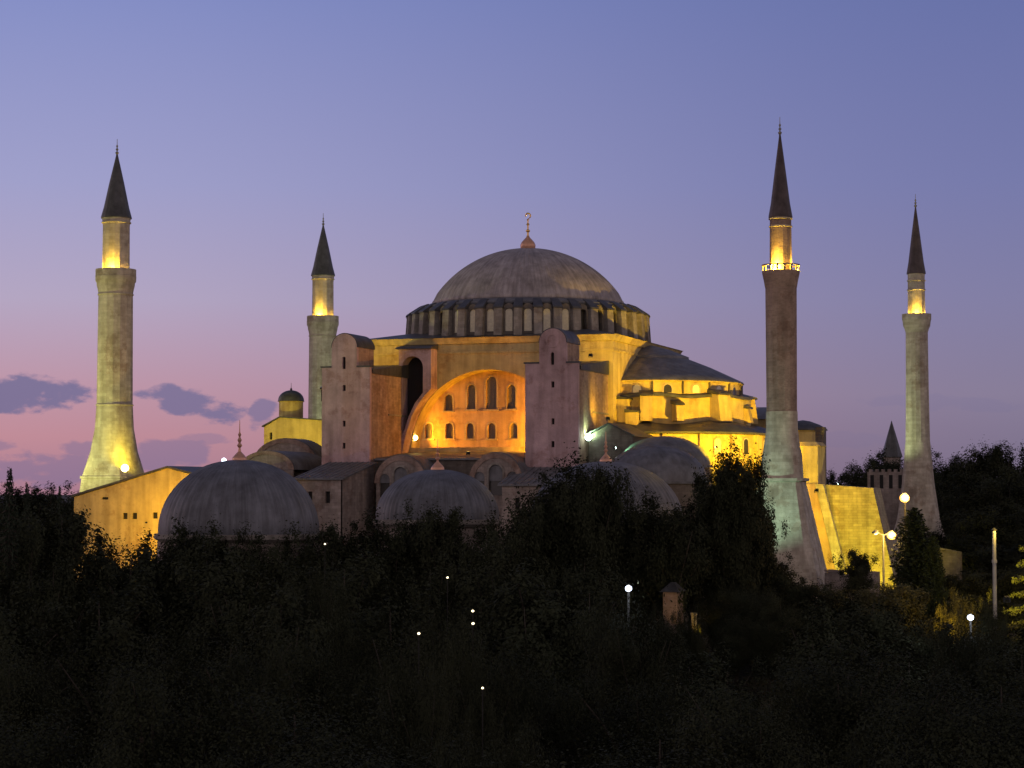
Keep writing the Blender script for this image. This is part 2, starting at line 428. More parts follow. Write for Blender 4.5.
# tympanum wall with its windows
TY = -B + 3.55
lower = [(px, 423.0, 438.4, 1.25) for px in (428.7, 449.2, 470.0, 491.5, 513.5, 535.2, 556.5)]
upper = [(448.6, 394.5, 410.5, 1.3), (471.3, 384.5, 409, 1.35), (491.3, 376.5, 409, 1.75), (511.3, 384.5, 408.5, 1.35), (533.5, 394.5, 410.5, 1.3)]
holes = []
for (px, y0, y1, w) in lower + upper:
    t = onY(px, y0, TY); b = onY(px, y1, TY)
    holes.append((t.x, b.z, w, t.z - b.z))
mb = MB()
fm = south(TY)
mb.panel([(p[0] * 1.01, p[1] + (.1 if p[1] > ATOP + .1 else -1.2)) for p in arch_pts], [arch(*h) for h in holes], fm, 0.75)
tymp = obj('tympanum', mb, 'orange_plaster', mosque)
for h in holes:
    o_ = arch(h[0], h[1] - .05, h[2] + .44, h[3] + .27); i_ = arch(h[0], h[1] - .02, h[2] - .02, h[3] - .01)
    mb = MB(); ring_band(mb, o_, i_, fm, -.09, .0)
    mb.box(h[0] - h[2] / 2 - .35, h[0] + h[2] / 2 + .35, TY - .28, TY - .005, h[1] - .3, h[1] - .06)
    obj('window_frame', mb, 'pale_plaster', tymp)
    mb = MB(); mb.panel(arch(h[0], h[1], h[2], h[3]), [], south(TY + .62), .06)
    for i in range(1, 3):
        xx = h[0] - h[2] / 2 + h[2] * i / 3; mb.box(xx - .04, xx + .04, TY + .54, TY + .61, h[1], h[1] + h[3] - h[2] / 2)
    for i in range(1, max(2, int(h[3] / .6))):
        zz = h[1] + i * .6; mb.box(h[0] - h[2] / 2, h[0] + h[2] / 2, TY + .545, TY + .605, zz - .035, zz + .035)
    obj('window', mb, 'window_lattice', tymp)
mb = MB(); mb.box(-12.0, 12.0, TY - .5, TY - .01, 23.0, 23.55)
mb.box(-5.2, 3.4, TY - .22, TY - .006, onY(490, 410.4, TY).z - .18, onY(490, 410.4, TY).z - .02)
obj('sill_ledge', mb, 'orange_plaster', tymp)

# bridge block with a deep recess beside the left pier
mb = MB()
def azc(x): return AZ + math.sqrt(max(0, (AR + .02) ** 2 - x * x))
NICHE = [(-12.72, 25.2), (-12.2, 26.2), (-11.6, 28.0), (-10.6, 30.0), (-9.3, 31.6)] + arch(-11.01, 32.2, 3.42, 4.9)[2:]
poly = [(-8.0, azc(8.0) + .02)] + [(-8.0, 38.2), (-13.2, 38.2), (-13.2, 22.0), (-12.9, 22.0)] + [(x, azc(-x)) for x in (-12.6, -12.0, -11.0, -10.0, -9.0)]
mb.panel(poly, [NICHE], south(-22.4), 2.6)
obj('bridge_block', mb, 'rose_plaster', mosque)
mb = MB(); mb.panel(NICHE, [], south(-19.95), .06); obj('niche_shade', mb, 'slit_black', mosque)  # black sheet across the back, painting in the shade of the recess
mb = MB(); mb.hexa([(-13.6, -22.9, 38.2), (-7.8, -22.9, 38.2), (-7.8, -19.8, 38.2), (-13.6, -19.8, 38.2)], [(-13.6, -22.6, 38.45), (-7.8, -22.6, 38.45), (-7.8, -19.8, 38.95), (-13.6, -19.8, 38.95)])
obj('bridge_roof', mb, 'dark_lead', mosque)

# the two buttress towers of the south side
def buttress_tower(x0, x1, yf, tx, emblem):
    t = MB(); xc = tx; r = 1.98; sh = 34.8; yb = -B + .05
    zs = 37.75
    outer = [(x0, 0), (x1, 0), (x1, sh), (xc + r, sh), (xc + r, zs)] + [(xc + r * math.cos(PI * i / 14), zs + r * math.sin(PI * i / 14)) for i in range(1, 14)] + [(xc - r, zs), (xc - r, sh), (x0, sh)]
    slits = [[(xc - .28, 34.6), (xc + .22, 34.6), (xc + .22, 36.2), (xc - .03, 36.45), (xc - .28, 36.2)]]
    for zz in (31.4, 26.2, 23.0): slits.append([(xc - .2, zz), (xc + .25, zz), (xc + .25, zz + .85), (xc - .2, zz + .85)])
    t.panel(outer, slits, south(yf), .7)
    front = obj('buttress_tower', t, 'rose_plaster', mosque)
    for s in slits:
        us = [p[0] for p in s]; vs = [p[1] for p in s]
        mb = MB(); mb.box(min(us), max(us), yf + .45, yf + .55, min(vs), max(vs)); obj('slit_window', mb, 'slit_black', front)
    mb = MB()                               # body behind the front wall
    mb.box(x0 + .02, x1 - .02, yf + .7, yb, 0, 33.9)
    mb.box(xc - r, xc + r, yf + .7, yf + 6.5, 33.9, zs)
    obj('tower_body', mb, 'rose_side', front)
    mb = MB(); mb.box(x0 - .12, x1 + .12, yf + 7.2, yb + .02, 28.0, 28.25); obj('string_course', mb, 'grey_stone', front)
    mb = MB(); mb.box(x0 - .2, xc - r - .02, yf - .15, yf + .9, sh + .02, sh + .22); obj('shoulder_coping', mb, 'dark_lead', front)
    mb = MB(); mb.box(xc + r + .02, x1 + .2, yf - .15, yf + .9, sh + .02, sh + .22); obj('shoulder_coping', mb, 'dark_lead', front)
    mb = MB()                               # barrel roof of the turret, lean-to roof behind it
    sec = lambda y, k: [(xc + (r + k) * math.cos(PI * i / 14), y, zs + (r + k) * math.sin(PI * i / 14)) for i in range(15)]
    mb.loft([sec(yf + .08, .13), sec(yf + 6.7, .13)])
    mb.hexa([(x0 - .15, yf + .92, 33.92), (x1 + .15, yf + .92, 33.92), (x1 + .15, yb, 33.92), (x0 - .15, yb, 33.92)],
            [(x0 - .15, yf + .92, 34.5), (x1 + .15, yf + .92, 34.5), (x1 + .15, yb, 36.0), (x0 - .15, yb, 36.0)])
    obj('tower_roof', mb, 'dark_lead', front)
    if emblem:                              # round stone disc on the turret front
        mb = MB()
        def disc(rr): return [(xc + rr * math.cos(2 * PI * i / 24), 38.05 + rr * math.sin(2 * PI * i / 24)) for i in range(24)]
        ring_band(mb, disc(1.05), disc(.72), south(yf), -.1, .0)
        obj('roundel', mb, 'rose_plaster', front)
    return front
YF = -35.0
lx0, lx1 = onY(321.8, 420, YF).x, onY(369.6, 420, YF).x
rx0, rx1 = onY(525.2, 420, YF).x, onY(578.2, 420, YF).x
buttress_tower(lx0, lx1, YF, onY(344.2, 350, YF).x, False)
buttress_tower(rx0, rx1, YF, onY(552.6, 350, YF).x, True)

# drum, windows, piers and dome
mb = MB(); mb.lathe(0, 0, [(17.0, 40.0), (17.0, 45.6)], 80, ph=PI / 80)
drum = obj('drum', mb, 'grey_stone', mosque)
mbr = MB()
NB = 40
for k in range(NB):
    a = 2 * PI * k / NB + PI / NB
    ca, sa = math.cos(a), math.sin(a); h = .62
    def pr(r, t, z): return (r * ca - t * sa, r * sa + t * ca, z)
    p = MB(); p.loft([[pr(16.9, -h, 40.2), pr(19.55, -h, 40.2), pr(19.55, h, 40.2), pr(16.9, h, 40.2)],
                      [pr(16.9, -h, 44.35), pr(19.25, -h, 44.35), pr(19.25, h, 44.35), pr(16.9, h, 44.35)]])
    pier = obj('drum_pier', p, 'grey_stone', drum)
    p = MB(); h2 = .74; p.loft([[pr(16.95, -h2, 44.36), pr(19.45, -h2, 44.36), pr(19.45, h2, 44.36), pr(16.95, h2, 44.36)], [pr(16.95, -h2, 44.6), pr(19.35, -h2, 44.6), pr(19.35, h2, 44.6), pr(16.95, h2, 44.6)],
            [pr(16.95, -h2 + .15, 46.0), pr(17.5, -h2 + .15, 45.8), pr(17.5, h2 - .15, 45.8), pr(16.95, h2 - .15, 46.0)]])
    obj('pier_cap', p, 'dark_lead', drum)
    a2 = 2 * PI * k / NB; c2, s2 = math.cos(a2), math.sin(a2)
    def bay(u, v, w): rr = 18.35 - w; return (rr * c2 - u * s2, rr * s2 + u * c2, v)
    p = MB(); p.panel([(-.86, 40.2), (.86, 40.2), (.86, 44.5), (.5, 44.95), (0, 45.1), (-.5, 44.95), (-.86, 44.5)], [arch(0, 40.85, 1.12, 3.45, 8)], bay, .9)
    ring_band(p, arch(0, 40.85, 1.5, 3.66, 8), arch(0, 40.86, 1.14, 3.46, 8), bay, -.1, 0)
    w = obj('drum_window', p, 'drum_stone', drum)
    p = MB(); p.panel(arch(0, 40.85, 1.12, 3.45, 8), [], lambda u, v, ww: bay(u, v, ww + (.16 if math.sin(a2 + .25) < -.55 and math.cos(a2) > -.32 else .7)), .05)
    if math.sin(a2 + .25) < -.55 and math.cos(a2) > -.32:  # front bays take the pale grille, floodlight painted into it; the rest stay dark
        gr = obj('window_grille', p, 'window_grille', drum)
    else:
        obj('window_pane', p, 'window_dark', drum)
mb = MB(); mb.lathe(0, 0, [(16.9, 44.7), (17.9, 45.1), (17.9, 45.3), (16.9, 45.75)], 120)
obj('eaves', mb, 'dark_lead', mosque)
Rs = 17.7
mb = MB(); mb.lathe(0, 0, [(16.6, 45.3), (17.75, 45.35), (17.6, 45.6), (16.4, 45.95), (14.7, 46.4)], 120); obj('eaves_roof', mb, 'lead', mosque)
prof = [(14.9, 46.1), (15.1, 46.3), (15.1, 46.75), (14.9, 46.95)]
zc = 55.4 - Rs
for i in range(1, 25):
    a = math.asin(14.75 / Rs) * (1 - i / 24)
    prof.append((Rs * math.sin(a), zc + Rs * math.cos(a)))
mb = MB(); mb.lathe(0, 0, prof, 320, ribs=80, rib=.16)
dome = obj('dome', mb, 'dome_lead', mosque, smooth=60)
mb = MB(); mb.lathe(0, 0, [(1.0, 55.2), (1.2, 55.6), (1.22, 56.0), (1.02, 56.45), (.66, 56.85), (.32, 57.2), (.18, 57.5)], 20)
fin = obj('finial', mb, 'copper_ball', dome)
mb = MB(); mb.lathe(0, 0, [(.16, 57.4), (.14, 58.0), (.34, 58.2), (.34, 58.35), (.13, 58.5), (.12, 59.1), (.27, 59.3), (.12, 59.5), (.1, 59.9), (.2, 60.05), (.08, 60.2)], 14); obj('rod', mb, 'gilded', fin)
mb = MB()
for i in range(18):                      # crescent
    a0 = math.radians(-60 + 300 * i / 18 - 90 + 60); a1 = math.radians(-60 + 300 * (i + 1) / 18 - 90 + 60)
    t0 = .04 + .1 * math.sin(PI * i / 18); t1 = .04 + .1 * math.sin(PI * (i + 1) / 18)
    mb.tube((.42 * math.cos(a0), 0, 60.65 + .42 * math.sin(a0)), (.42 * math.cos(a1), 0, 60.65 + .42 * math.sin(a1)), t0, t1, 6)
obj('crescent', mb, 'gilded', fin)

# half domes east and west
for sgn in (1, -1):
    a0, a1 = (-PI / 2, PI / 2) if sgn > 0 else (PI / 2, 3 * PI / 2)
    cx = sgn * (B - .02)
    mb = MB(); mb.arc(cx, 0, [(15.1, 33.35), (14.9, 33.6), (13.0, 34.5), (10.0, 35.9), (6.6, 37.25), (6.55, 37.6), (3.5, 38.8), (0.02, 39.7)], a0, a1, 48)
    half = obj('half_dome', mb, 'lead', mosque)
    mb = MB(); mb.arc(cx, 0, [(13.2, 31.3), (14.7, 31.35), (14.7, 33.1), (15.0, 33.2), (15.0, 33.38), (13, 33.6)], a0, a1, 10)
    band = obj('half_dome_wall', mb, 'ochre_plaster', half, smooth=0)
    for i in range(9):
        a = a0 + (a1 - a0) * (i + .5) / 10 + PI / 20 * 0 + PI / 20 * .0
        a = a0 + PI * (i + 1) / 10
        c_, s_ = math.cos(a), math.sin(a)
        q = lambda r, t, z: (cx + r * c_ - t * s_, r * s_ + t * c_, z)
        p = MB(); p.hexa([q(14.3, -.12, 31.35), q(14.95, -.12, 31.35), q(14.95, .12, 31.35), q(14.3, .12, 31.35)], [q(14.3, -.12, 33.25), q(14.95, -.12, 33.25), q(14.95, .12, 33.25), q(14.3, .12, 33.25)])
        obj('downpipe', p, 'dark_stone', half)
    for i in range(10):                   # small round-headed windows between the pipes
        a = a0 + PI * (i + .5) / 10
        c_, s_ = math.cos(a), math.sin(a); rr_ = 14.7 * math.cos(PI / 20) + .01
        wb = lambda u, v, w: (cx + (rr_ - w) * c_ - u * s_, (rr_ - w) * s_ + u * c_, v)
        p = MB(); ring_band(p, arch(0, 31.45, 1.7, 1.5, 6), arch(0, 31.5, 1.2, 1.22, 6), wb, -.08, .05); obj('window_frame', p, 'pale_plaster', half)
        p = MB(); p.panel(arch(0, 31.49, 1.22, 1.25, 6), [], lambda u, v, w: wb(u, v, w - .02), .02); obj('window', p, 'window_dark' if i % 3 == 1 else 'window_grille', half)
    for i, a in enumerate(() if sgn < 0 else (-1.32, -1.02, -.55, -.12, .3, .75, 1.2)):      # little roofed blocks breaking the ledge
        a = a if sgn > 0 else PI - a
        c_, s_ = math.cos(a), math.sin(a); w_ = (.9, .55, 1.3, .6, 1.1, .7, .9)[i]; hh = (31.6, 30.2, 31.9, 30.0, 31.7, 30.4, 31.6)[i]
        q = lambda r, t, z: (cx + r * c_ - t * s_, r * s_ + t * c_, z)
        p = MB(); p.hexa([q(14.6, -w_, 27.2), q(17.2, -w_, 27.2), q(17.2, w_, 27.2), q(14.6, w_, 27.2)], [q(14.6, -w_, hh - .4), q(16.7, -w_, hh - .7), q(16.7, w_, hh - .7), q(14.6, w_, hh - .4)])
        ob_ = obj('ledge_block', p, 'ochre_plaster', half)
        p = MB(); p.hexa([q(14.5, -w_ - .2, hh - .38), q(17.1, -w_ - .2, hh - .68), q(17.1, w_ + .2, hh - .68), q(14.5, w_ + .2, hh - .38)], [q(14.5, -w_ - .2, hh + .25), q(17.0, -w_ - .15, hh - .4), q(17.0, w_ + .15, hh - .4), q(14.5, w_ + .2, hh + .25)])
        obj('ledge_block_roof', p, 'dark_lead', half)
    if sgn < 0:
        mb = MB(); mb.arc(cx, 0, [(14.6, 0), (14.6, 31.36)], a0, a1, 10); obj('lower_wall', mb, 'ochre_plaster', half, smooth=0); continue
    # ledge roof and the two wavy exedra walls below
    def wav(a): return 0.9 * math.cos(3.0 * a)
    n = 60; vs = []; fs = []
    mw = MB(); mr = MB(); ml = MB()
    for i in range(n + 1):
        a = a0 + (a1 - a0) * i / n; R1 = 15.3 + wav(a * 1 if sgn > 0 else a - PI)
        c_, s_ = math.cos(a), math.sin(a)
        zt = 30.95 + .18 * math.sin(a * 9) ; zb = 27.2 - .35 * math.cos(6 * a)
        mw.v += [(cx + R1 * c_, R1 * s_, zt), (cx + R1 * c_, R1 * s_, zb - .6)]
        mr.v += [(cx + (R1 + .45) * c_, (R1 + .45) * s_, zt - .12), (cx + (R1 + .4) * c_, (R1 + .4) * s_, zt + .3), (cx + 14.2 * c_, 14.2 * s_, zt + .75)]
        ml.v += [(cx + (R1 - .1) * c_, (R1 - .1) * s_, zb), (cx + 19.3 * c_, 19.3 * s_, zb - 1.1 + .2 * math.sin(a * 7)), (cx + 20.6 * c_, 20.6 * s_, 25.55), (cx + 20.6 * c_, 20.6 * s_, 25.3), (cx + 19.8 * c_, 19.8 * s_, 25.2)]
        if i < n:
            mw.f.append((2 * i, 2 * i + 1, 2 * i + 3, 2 * i + 2))
            for k in range(2): mr.f.append((3 * i + k, 3 * i + k + 1, 3 * i + 4 + k, 3 * i + 3 + k))
            for k in range(4): ml.f.append((5 * i + k, 5 * i + k + 1, 5 * i + 6 + k, 5 * i + 5 + k))
    obj('exedra_wall', mw, 'ochre_plaster', half); obj('ledge_roof', mr, 'dark_lead', half); obj('apron_roof', ml, 'dark_lead', half)
    mb = MB(); mb.arc(cx, 0, [(19.9, 8), (19.9, 25.3)], a0, a1, 12)
    low = obj('gallery_wall', mb, 'ochre_plaster', half, smooth=0)
    for i in range(22):
        a = a0 + PI * (i + .75) / 22.5
        c_, s_ = math.cos(a), math.sin(a)
        q = lambda r, t, z: (cx + r * c_ - t * s_, r * s_ + t * c_, z)
        if i % 2 == 0:
            p = MB(); p.hexa([q(19.5, -.35, 8), q(20.35, -.35, 8), q(20.35, .35, 8), q(19.5, .35, 8)], [q(19.5, -.3, 25.25), q(20.2, -.3, 25.25), q(20.2, .3, 25.25), q(19.5, .3, 25.25)])
            obj('pilaster', p, 'ochre_plaster', half)
        else:
            def gb(u, v, w): return q(20.02 - w, u, v)
            p = MB(); ring_band(p, arch(0, 22.2, 1.5, 2.6, 6), arch(0, 22.3, 1.1, 2.3, 6), gb, -.02, .3); obj('window_frame', p, 'pale_plaster', half)
            p = MB(); p.panel(arch(0, 22.28, 1.14, 2.34, 6), [], lambda u, v, w: q(19.97 - w, u, v), .03)
            obj('window', p, 'window_grille' if i % 4 == 1 else 'window_dark', half)

# stepped buttress blocks at the south-east corner of the square
for (x0, x1, y0, y1, z0, z1) in [(B + .05, B + 1.5, -17.6, -13.5, 20, 30.4), (B + 1.55, B + 3.2, -18.4, -14.5, 20, 28.4)]:
    mb = MB(); mb.box(x0, x1, y0, y1, z0, z1); st_ = obj('corner_step', mb, 'ochre_plaster', mosque)
    mb = MB(); mb.hexa([(x0 - .1, y0 - .2, z1 + .003), (x1 + .25, y0 - .2, z1 + .003), (x1 + .25, y1 + .2, z1 + .003), (x0 - .1, y1 + .2, z1 + .003)], [(x0 - .1, y0 - .2, z1 + .5), (x1 + .25, y0 - .2, z1 + .2), (x1 + .25, y1 + .2, z1 + .2), (x0 - .1, y1 + .2, z1 + .5)]); obj('step_roof', mb, 'dark_lead', mosque)
# north-east end: apse roofs, corner pier and the great sloping buttress
mb = MB()
e = at(803, 440, 345); ez = at(803, 431.5, 341).z; mb.lathe(e.x, e.y, [(3.6, 8), (3.6, ez), (3.9, ez + .25)], 10, ph=.3)
apse = obj('apse_wall', mb, 'ochre_plaster', mosque, smooth=0)
mb = MB(); mb.lathe(e.x, e.y, [(4.1, ez + .25), (4.0, ez + .5), (2.8, ez + 1.2), (1.2, ez + 1.8), (0, ez + 2.0)], 24); obj('apse_roof', mb, 'dark_lead', apse)
mb = MB(); g = at(812, 438, 337)
for k in (0, 1):
    w = at(806 - k * 22, 436, 337)
mb = MB(); e2 = at(758, 410, 335); mb.box(e2.x - 4.5, e2.x + 3.5, e2.y, e2.y + 12, 8, 28.4); obj('apse_block', mb, 'ochre_plaster', mosque)
mb = MB(); mb.hexa([(e2.x - 5.2, e2.y - .6, 28.4), (e2.x + 4.0, e2.y - .6, 28.4), (e2.x + 4.0, e2.y + 12, 28.4), (e2.x - 5.2, e2.y + 12, 28.4)],
                   [(e2.x - 5.2, e2.y + 1.0, 29.3), (e2.x + 2.5, e2.y + 1.0, 29.3), (e2.x + 2.5, e2.y + 12, 30.8), (e2.x - 5.2, e2.y + 12, 30.8)]); obj('apse_block_roof', mb, 'lead', mosque)
pa = at(793, 470, 302); pb = at(823.5, 470, 302)
pw = (pb - pa).length / (math.cos(ALPHA) + .28)
mb = MB(); mb.box(pa.x, pa.x + pw, pa.y, pa.y + 6.5, 0, at(800, 446, 302).z); obj('corner_pier', mb, 'ochre_plaster', mosque)
mb = MB(); zt = at(800, 446, 302).z; mb.hexa([(pa.x - .25, pa.y - .25, zt), (pa.x + pw + .25, pa.y - .25, zt), (pa.x + pw + .25, pa.y + 6.7, zt), (pa.x - .25, pa.y + 6.7, zt)],
       [(pa.x + .3, pa.y + .3, zt + .6), (pa.x + pw - .3, pa.y + .3, zt + .6), (pa.x + pw - .3, pa.y + 6.2, zt + .6), (pa.x + .3, pa.y + 6.2, zt + .6)]); obj('pier_cap', mb, 'ochre_plaster', mosque)
mb = MB(); dk = at(822, 437, 310); mb.box(dk.x - 1.0, dk.x + .35, dk.y, dk.y + 1.6, 0, at(822, 427, 310).z); obj('stair_turret', mb, 'dark_stone', mosque)
yb_ = pa.y + 1.2
def BY(px, py, dy=0): p = onY(px, py, yb_ + dy); return (p.x, p.y, p.z)
A1, A2, A3, A4 = BY(800, 483), BY(873, 488), BY(897, 590), BY(800, 590)
mb = MB(); mb.prism([A1, A2, A3, A4], (0, 7, 0)); but = obj('sloping_buttress', mb, 'buttress_stone', mosque)
S1, S2, S3, S4 = BY(815, 484, -1.5), BY(823, 484, -1.5), BY(848, 580, -1.5), BY(838, 580, -1.5)
mb = MB(); mb.prism([S1, S2, S3, S4], (0, 1.45, 0)); obj('buttress_strip', mb, 'pale_stone', but)
S0, S5 = BY(803, 484, -1.45), BY(828, 580, -1.45)
mb = MB(); mb.prism([S0, BY(814.8, 484, -1.45), BY(837.7, 580, -1.45), S5], (0, 1.4, 0)); obj('buttress_rib', mb, 'orange_plaster', but)

# south gallery, roofs, lunettes
mb = MB(); mb.box(-46, lx0 - .02, -33, -B, 0, 19.5); mb.box(lx1 + .02, rx0 - .02, -33, -B, 0, 21.3); mb.box(rx1 + .02, 36, -33, -B - .02, 0, 20.0)
gal = obj('south_gallery', mb, 'dark_stone', mosque)
mb = MB(); X0, X1 = lx1 + .03, rx0 - .03
mb.hexa([(X0, -33.5, 21.3), (X1, -33.5, 21.3), (X1, TY - .1, 21.3), (X0, TY - .1, 21.3)], [(X0, -33.5, 21.55), (X1, -33.5, 21.55), (X1, TY - .1, 23.0), (X0, TY - .1, 23.0)])
obj('gallery_roof', mb, 'lead', gal)
def vault(cx_, r, crown, y0, y1, win=True, flat=1.0, face='tomb_stone'):
    """lead barrel vault with a masonry lunette at its south end"""
    zs = crown - r * flat
    sec = lambda k, y: [(cx_ + (r + k) * math.cos(PI * i / 20), y, zs + (r + k) * flat * math.sin(PI * i / 20)) for i in range(21)]
    mb = MB(); mb.loft([sec(.35, y0 - .3), sec(.35, y1)]); v = obj('vault_roof', mb, 'lead', gal)
    out = [(cx_ - r, 0), (cx_ + r, 0)] + [(cx_ + r * math.cos(PI * i / 20), zs + r * flat * math.sin(PI * i / 20)) for i in range(21)]
    mb = MB(); hw = r * .28
    hs = [arch(cx_, zs - 2.0, hw * 2, r * flat * .62 + 2.0), ]
    if r > 3: hs += [arch(cx_ - hw * 2.35, zs - 2.0, hw * 1.5, r * flat * .35 + 2.0), arch(cx_ + hw * 2.35, zs - 2.0, hw * 1.5, r * flat * .35 + 2.0)]
    if not win: hs = []
    yf = y0 - .55
    mb.panel(out, hs, south(yf), .5); lu = obj('lunette', mb, face, gal)
    if win:
        mb = MB(); ring_band(mb, arch(cx_, zs - 2.0, hw * 2 + .5, r * flat * .62 + 2.3), arch(cx_, zs - 1.98, hw * 2 - .02, r * flat * .62 + 1.97), south(yf), -.12, 0); obj('window_frame', mb, 'grey_stone', gal)
        mb = MB()
        for h in hs: mb.panel(h, [], south(yf + .4), .05)
        obj('window', mb, 'window_dark', gal)
    mb = MB(); ring_band(mb, [(cx_ + (r + .25) * math.cos(PI * i / 20), zs + (r + .25) * flat * math.sin(PI * i / 20)) for i in range(21)] + [(cx_ - r * .85, zs)],
                         [(cx_ + (r * .86) * math.cos(PI * i / 20), zs + (r * .86) * flat * math.sin(PI * i / 20)) for i in range(21)] + [(cx_ - r * .84, zs)], south(yf), -.15, 0)
    obj('brick_arch', mb, 'red_brick', gal)
p = onY(402, 457, -38); vault(p.x, 3.7, p.z, -38, -33)
p = onY(497, 454.5, -38); vault(p.x, 3.7, p.z, -38, -33)
p = onY(292, 440, -22); vault(p.x, 5.0, p.z, -24, -B - .1, False, .7)
p = onY(268, 452, -36); vault(p.x, 4.2, p.z, -36, -24, False, .62)
# small gabled bay right of the right tower
p = onY(609, 424, -31)
mb = MB(); mb.prism([(p.x - 3, -31, 0), (p.x + 3.4, -31, 0), (p.x + 3.4, -31, p.z - 1.6), (p.x, -31, p.z), (p.x - 3, -31, p.z - 1.6)], (0, 11, 0)); obj('gabled_bay', mb, 'dark_stone', mosque)
mb = MB()
for s in (-1, 1):
    mb.hexa([(p.x, -31.4, p.z), (p.x + s * 3.8, -31.4, p.z - 1.8), (p.x + s * 3.8, -20, p.z - 1.8), (p.x, -20, p.z)], [(p.x, -31.4, p.z + .2), (p.x + s * 3.8, -31.4, p.z - 1.6), (p.x + s * 3.8, -20, p.z - 1.6), (p.x, -20, p.z + .2)])
obj('gabled_bay_roof', mb, 'dark_lead', mosque)
# porches leaning against the two towers
def porch(x0, x1, y0, y1, ze, zr, label):
    mb = MB(); xs = x0 + (x1 - x0)
    hs = [[(x0 + (x1 - x0) * f - .35, ze - 3.2), (x0 + (x1 - x0) * f + .35, ze - 3.2), (x0 + (x1 - x0) * f + .35, ze - 1.6), (x0 + (x1 - x0) * f - .35, ze - 1.6)] for f in (.3, .7)]
    mb.panel([(x0, 0), (x1, 0), (x1, ze), (x0, ze)], hs, south(y0), .5)
    mb.add([(x0, y0 + .01, 0), (x0, y1, 0), (x0, y1, zr), (x0, y0 + .01, ze)], [(0, 1, 2, 3)]); mb.add([(x1, y0 + .01, 0), (x1, y1, 0), (x1, y1, zr), (x1, y0 + .01, ze)], [(0, 1, 2, 3)])
    t = obj('porch', mb, 'tomb_stone', mosque)
    mb = MB()
    for h in hs: mb.box(h[0][0], h[1][0], y0 + .4, y0 + .45, h[0][1], h[2][1])
    obj('window', mb, 'slit_black', t)
    mb = MB(); o = .5
    mb.hexa([(x0 - o, y0 - o, ze + .005), (x1 + o, y0 - o, ze + .005), (x1 + o, y1, zr + .005), (x0 - o, y1, zr + .005)], [(x0 - o, y0 - o, ze + .25), (x1 + o, y0 - o, ze + .25), (x1 + o, y1, zr + .25), (x0 - o, y1, zr + .25)])
    nn = 9
    for i in range(nn):
        xx = x0 - o + (x1 - x0 + 2 * o) * (i + .5) / nn
        mb.hexa([(xx - .05, y0 - o, ze + .252), (xx + .05, y0 - o, ze + .252), (xx + .05, y1, zr + .252), (xx - .05, y1, zr + .252)], [(xx - .04, y0 - o, ze + .36), (xx + .04, y0 - o, ze + .36), (xx + .04, y1, zr + .36), (xx - .04, y1, zr + .36)])
    obj('porch_roof', mb, 'lead', t)
pl, pr_ = onY(297, 480, -47), onY(341, 480, -47)
porch(pl.x, pr_.x, -47, YF - .02, pl.z, onY(345, 464, YF).z, 'left')
pl, pr_ = onY(502, 486, -44), onY(553, 486, -44)
porch(pl.x, pr_.x, -44, YF - .02, pl.z, onY(540, 469, YF).z, 'right')
# low lead vaults and dark range on the south-east
def cap_dome(px, w_px, top, base, d, mat, name, body=True):
    c = at(px, base, d); k = F_PX / d; r = w_px / k; h = (base - top) / k
    mb = MB(); mb.lathe(c.x, c.y, [(r * 1.05, c.z - .25), (r * 1.05, c.z + .05)] + [(r * math.cos(PI / 2 * i / 14), c.z + .05 + h * math.sin(PI / 2 * i / 14)) for i in range(15)], 96, ribs=24, rib=.07)
    o = obj(name, mb, mat, mosque)
    mb = MB(); mb.lathe(c.x, c.y, [(r, 0), (r, c.z - .2)], 16); obj('vault_wall', mb, 'dark_stone', o)
cap_dome(664, 46, 436.5, 466, 291, 'lead', 'low_dome')
cap_dome(655, 52, 445.5, 482, 276, 'tomb_lead', 'low_dome')

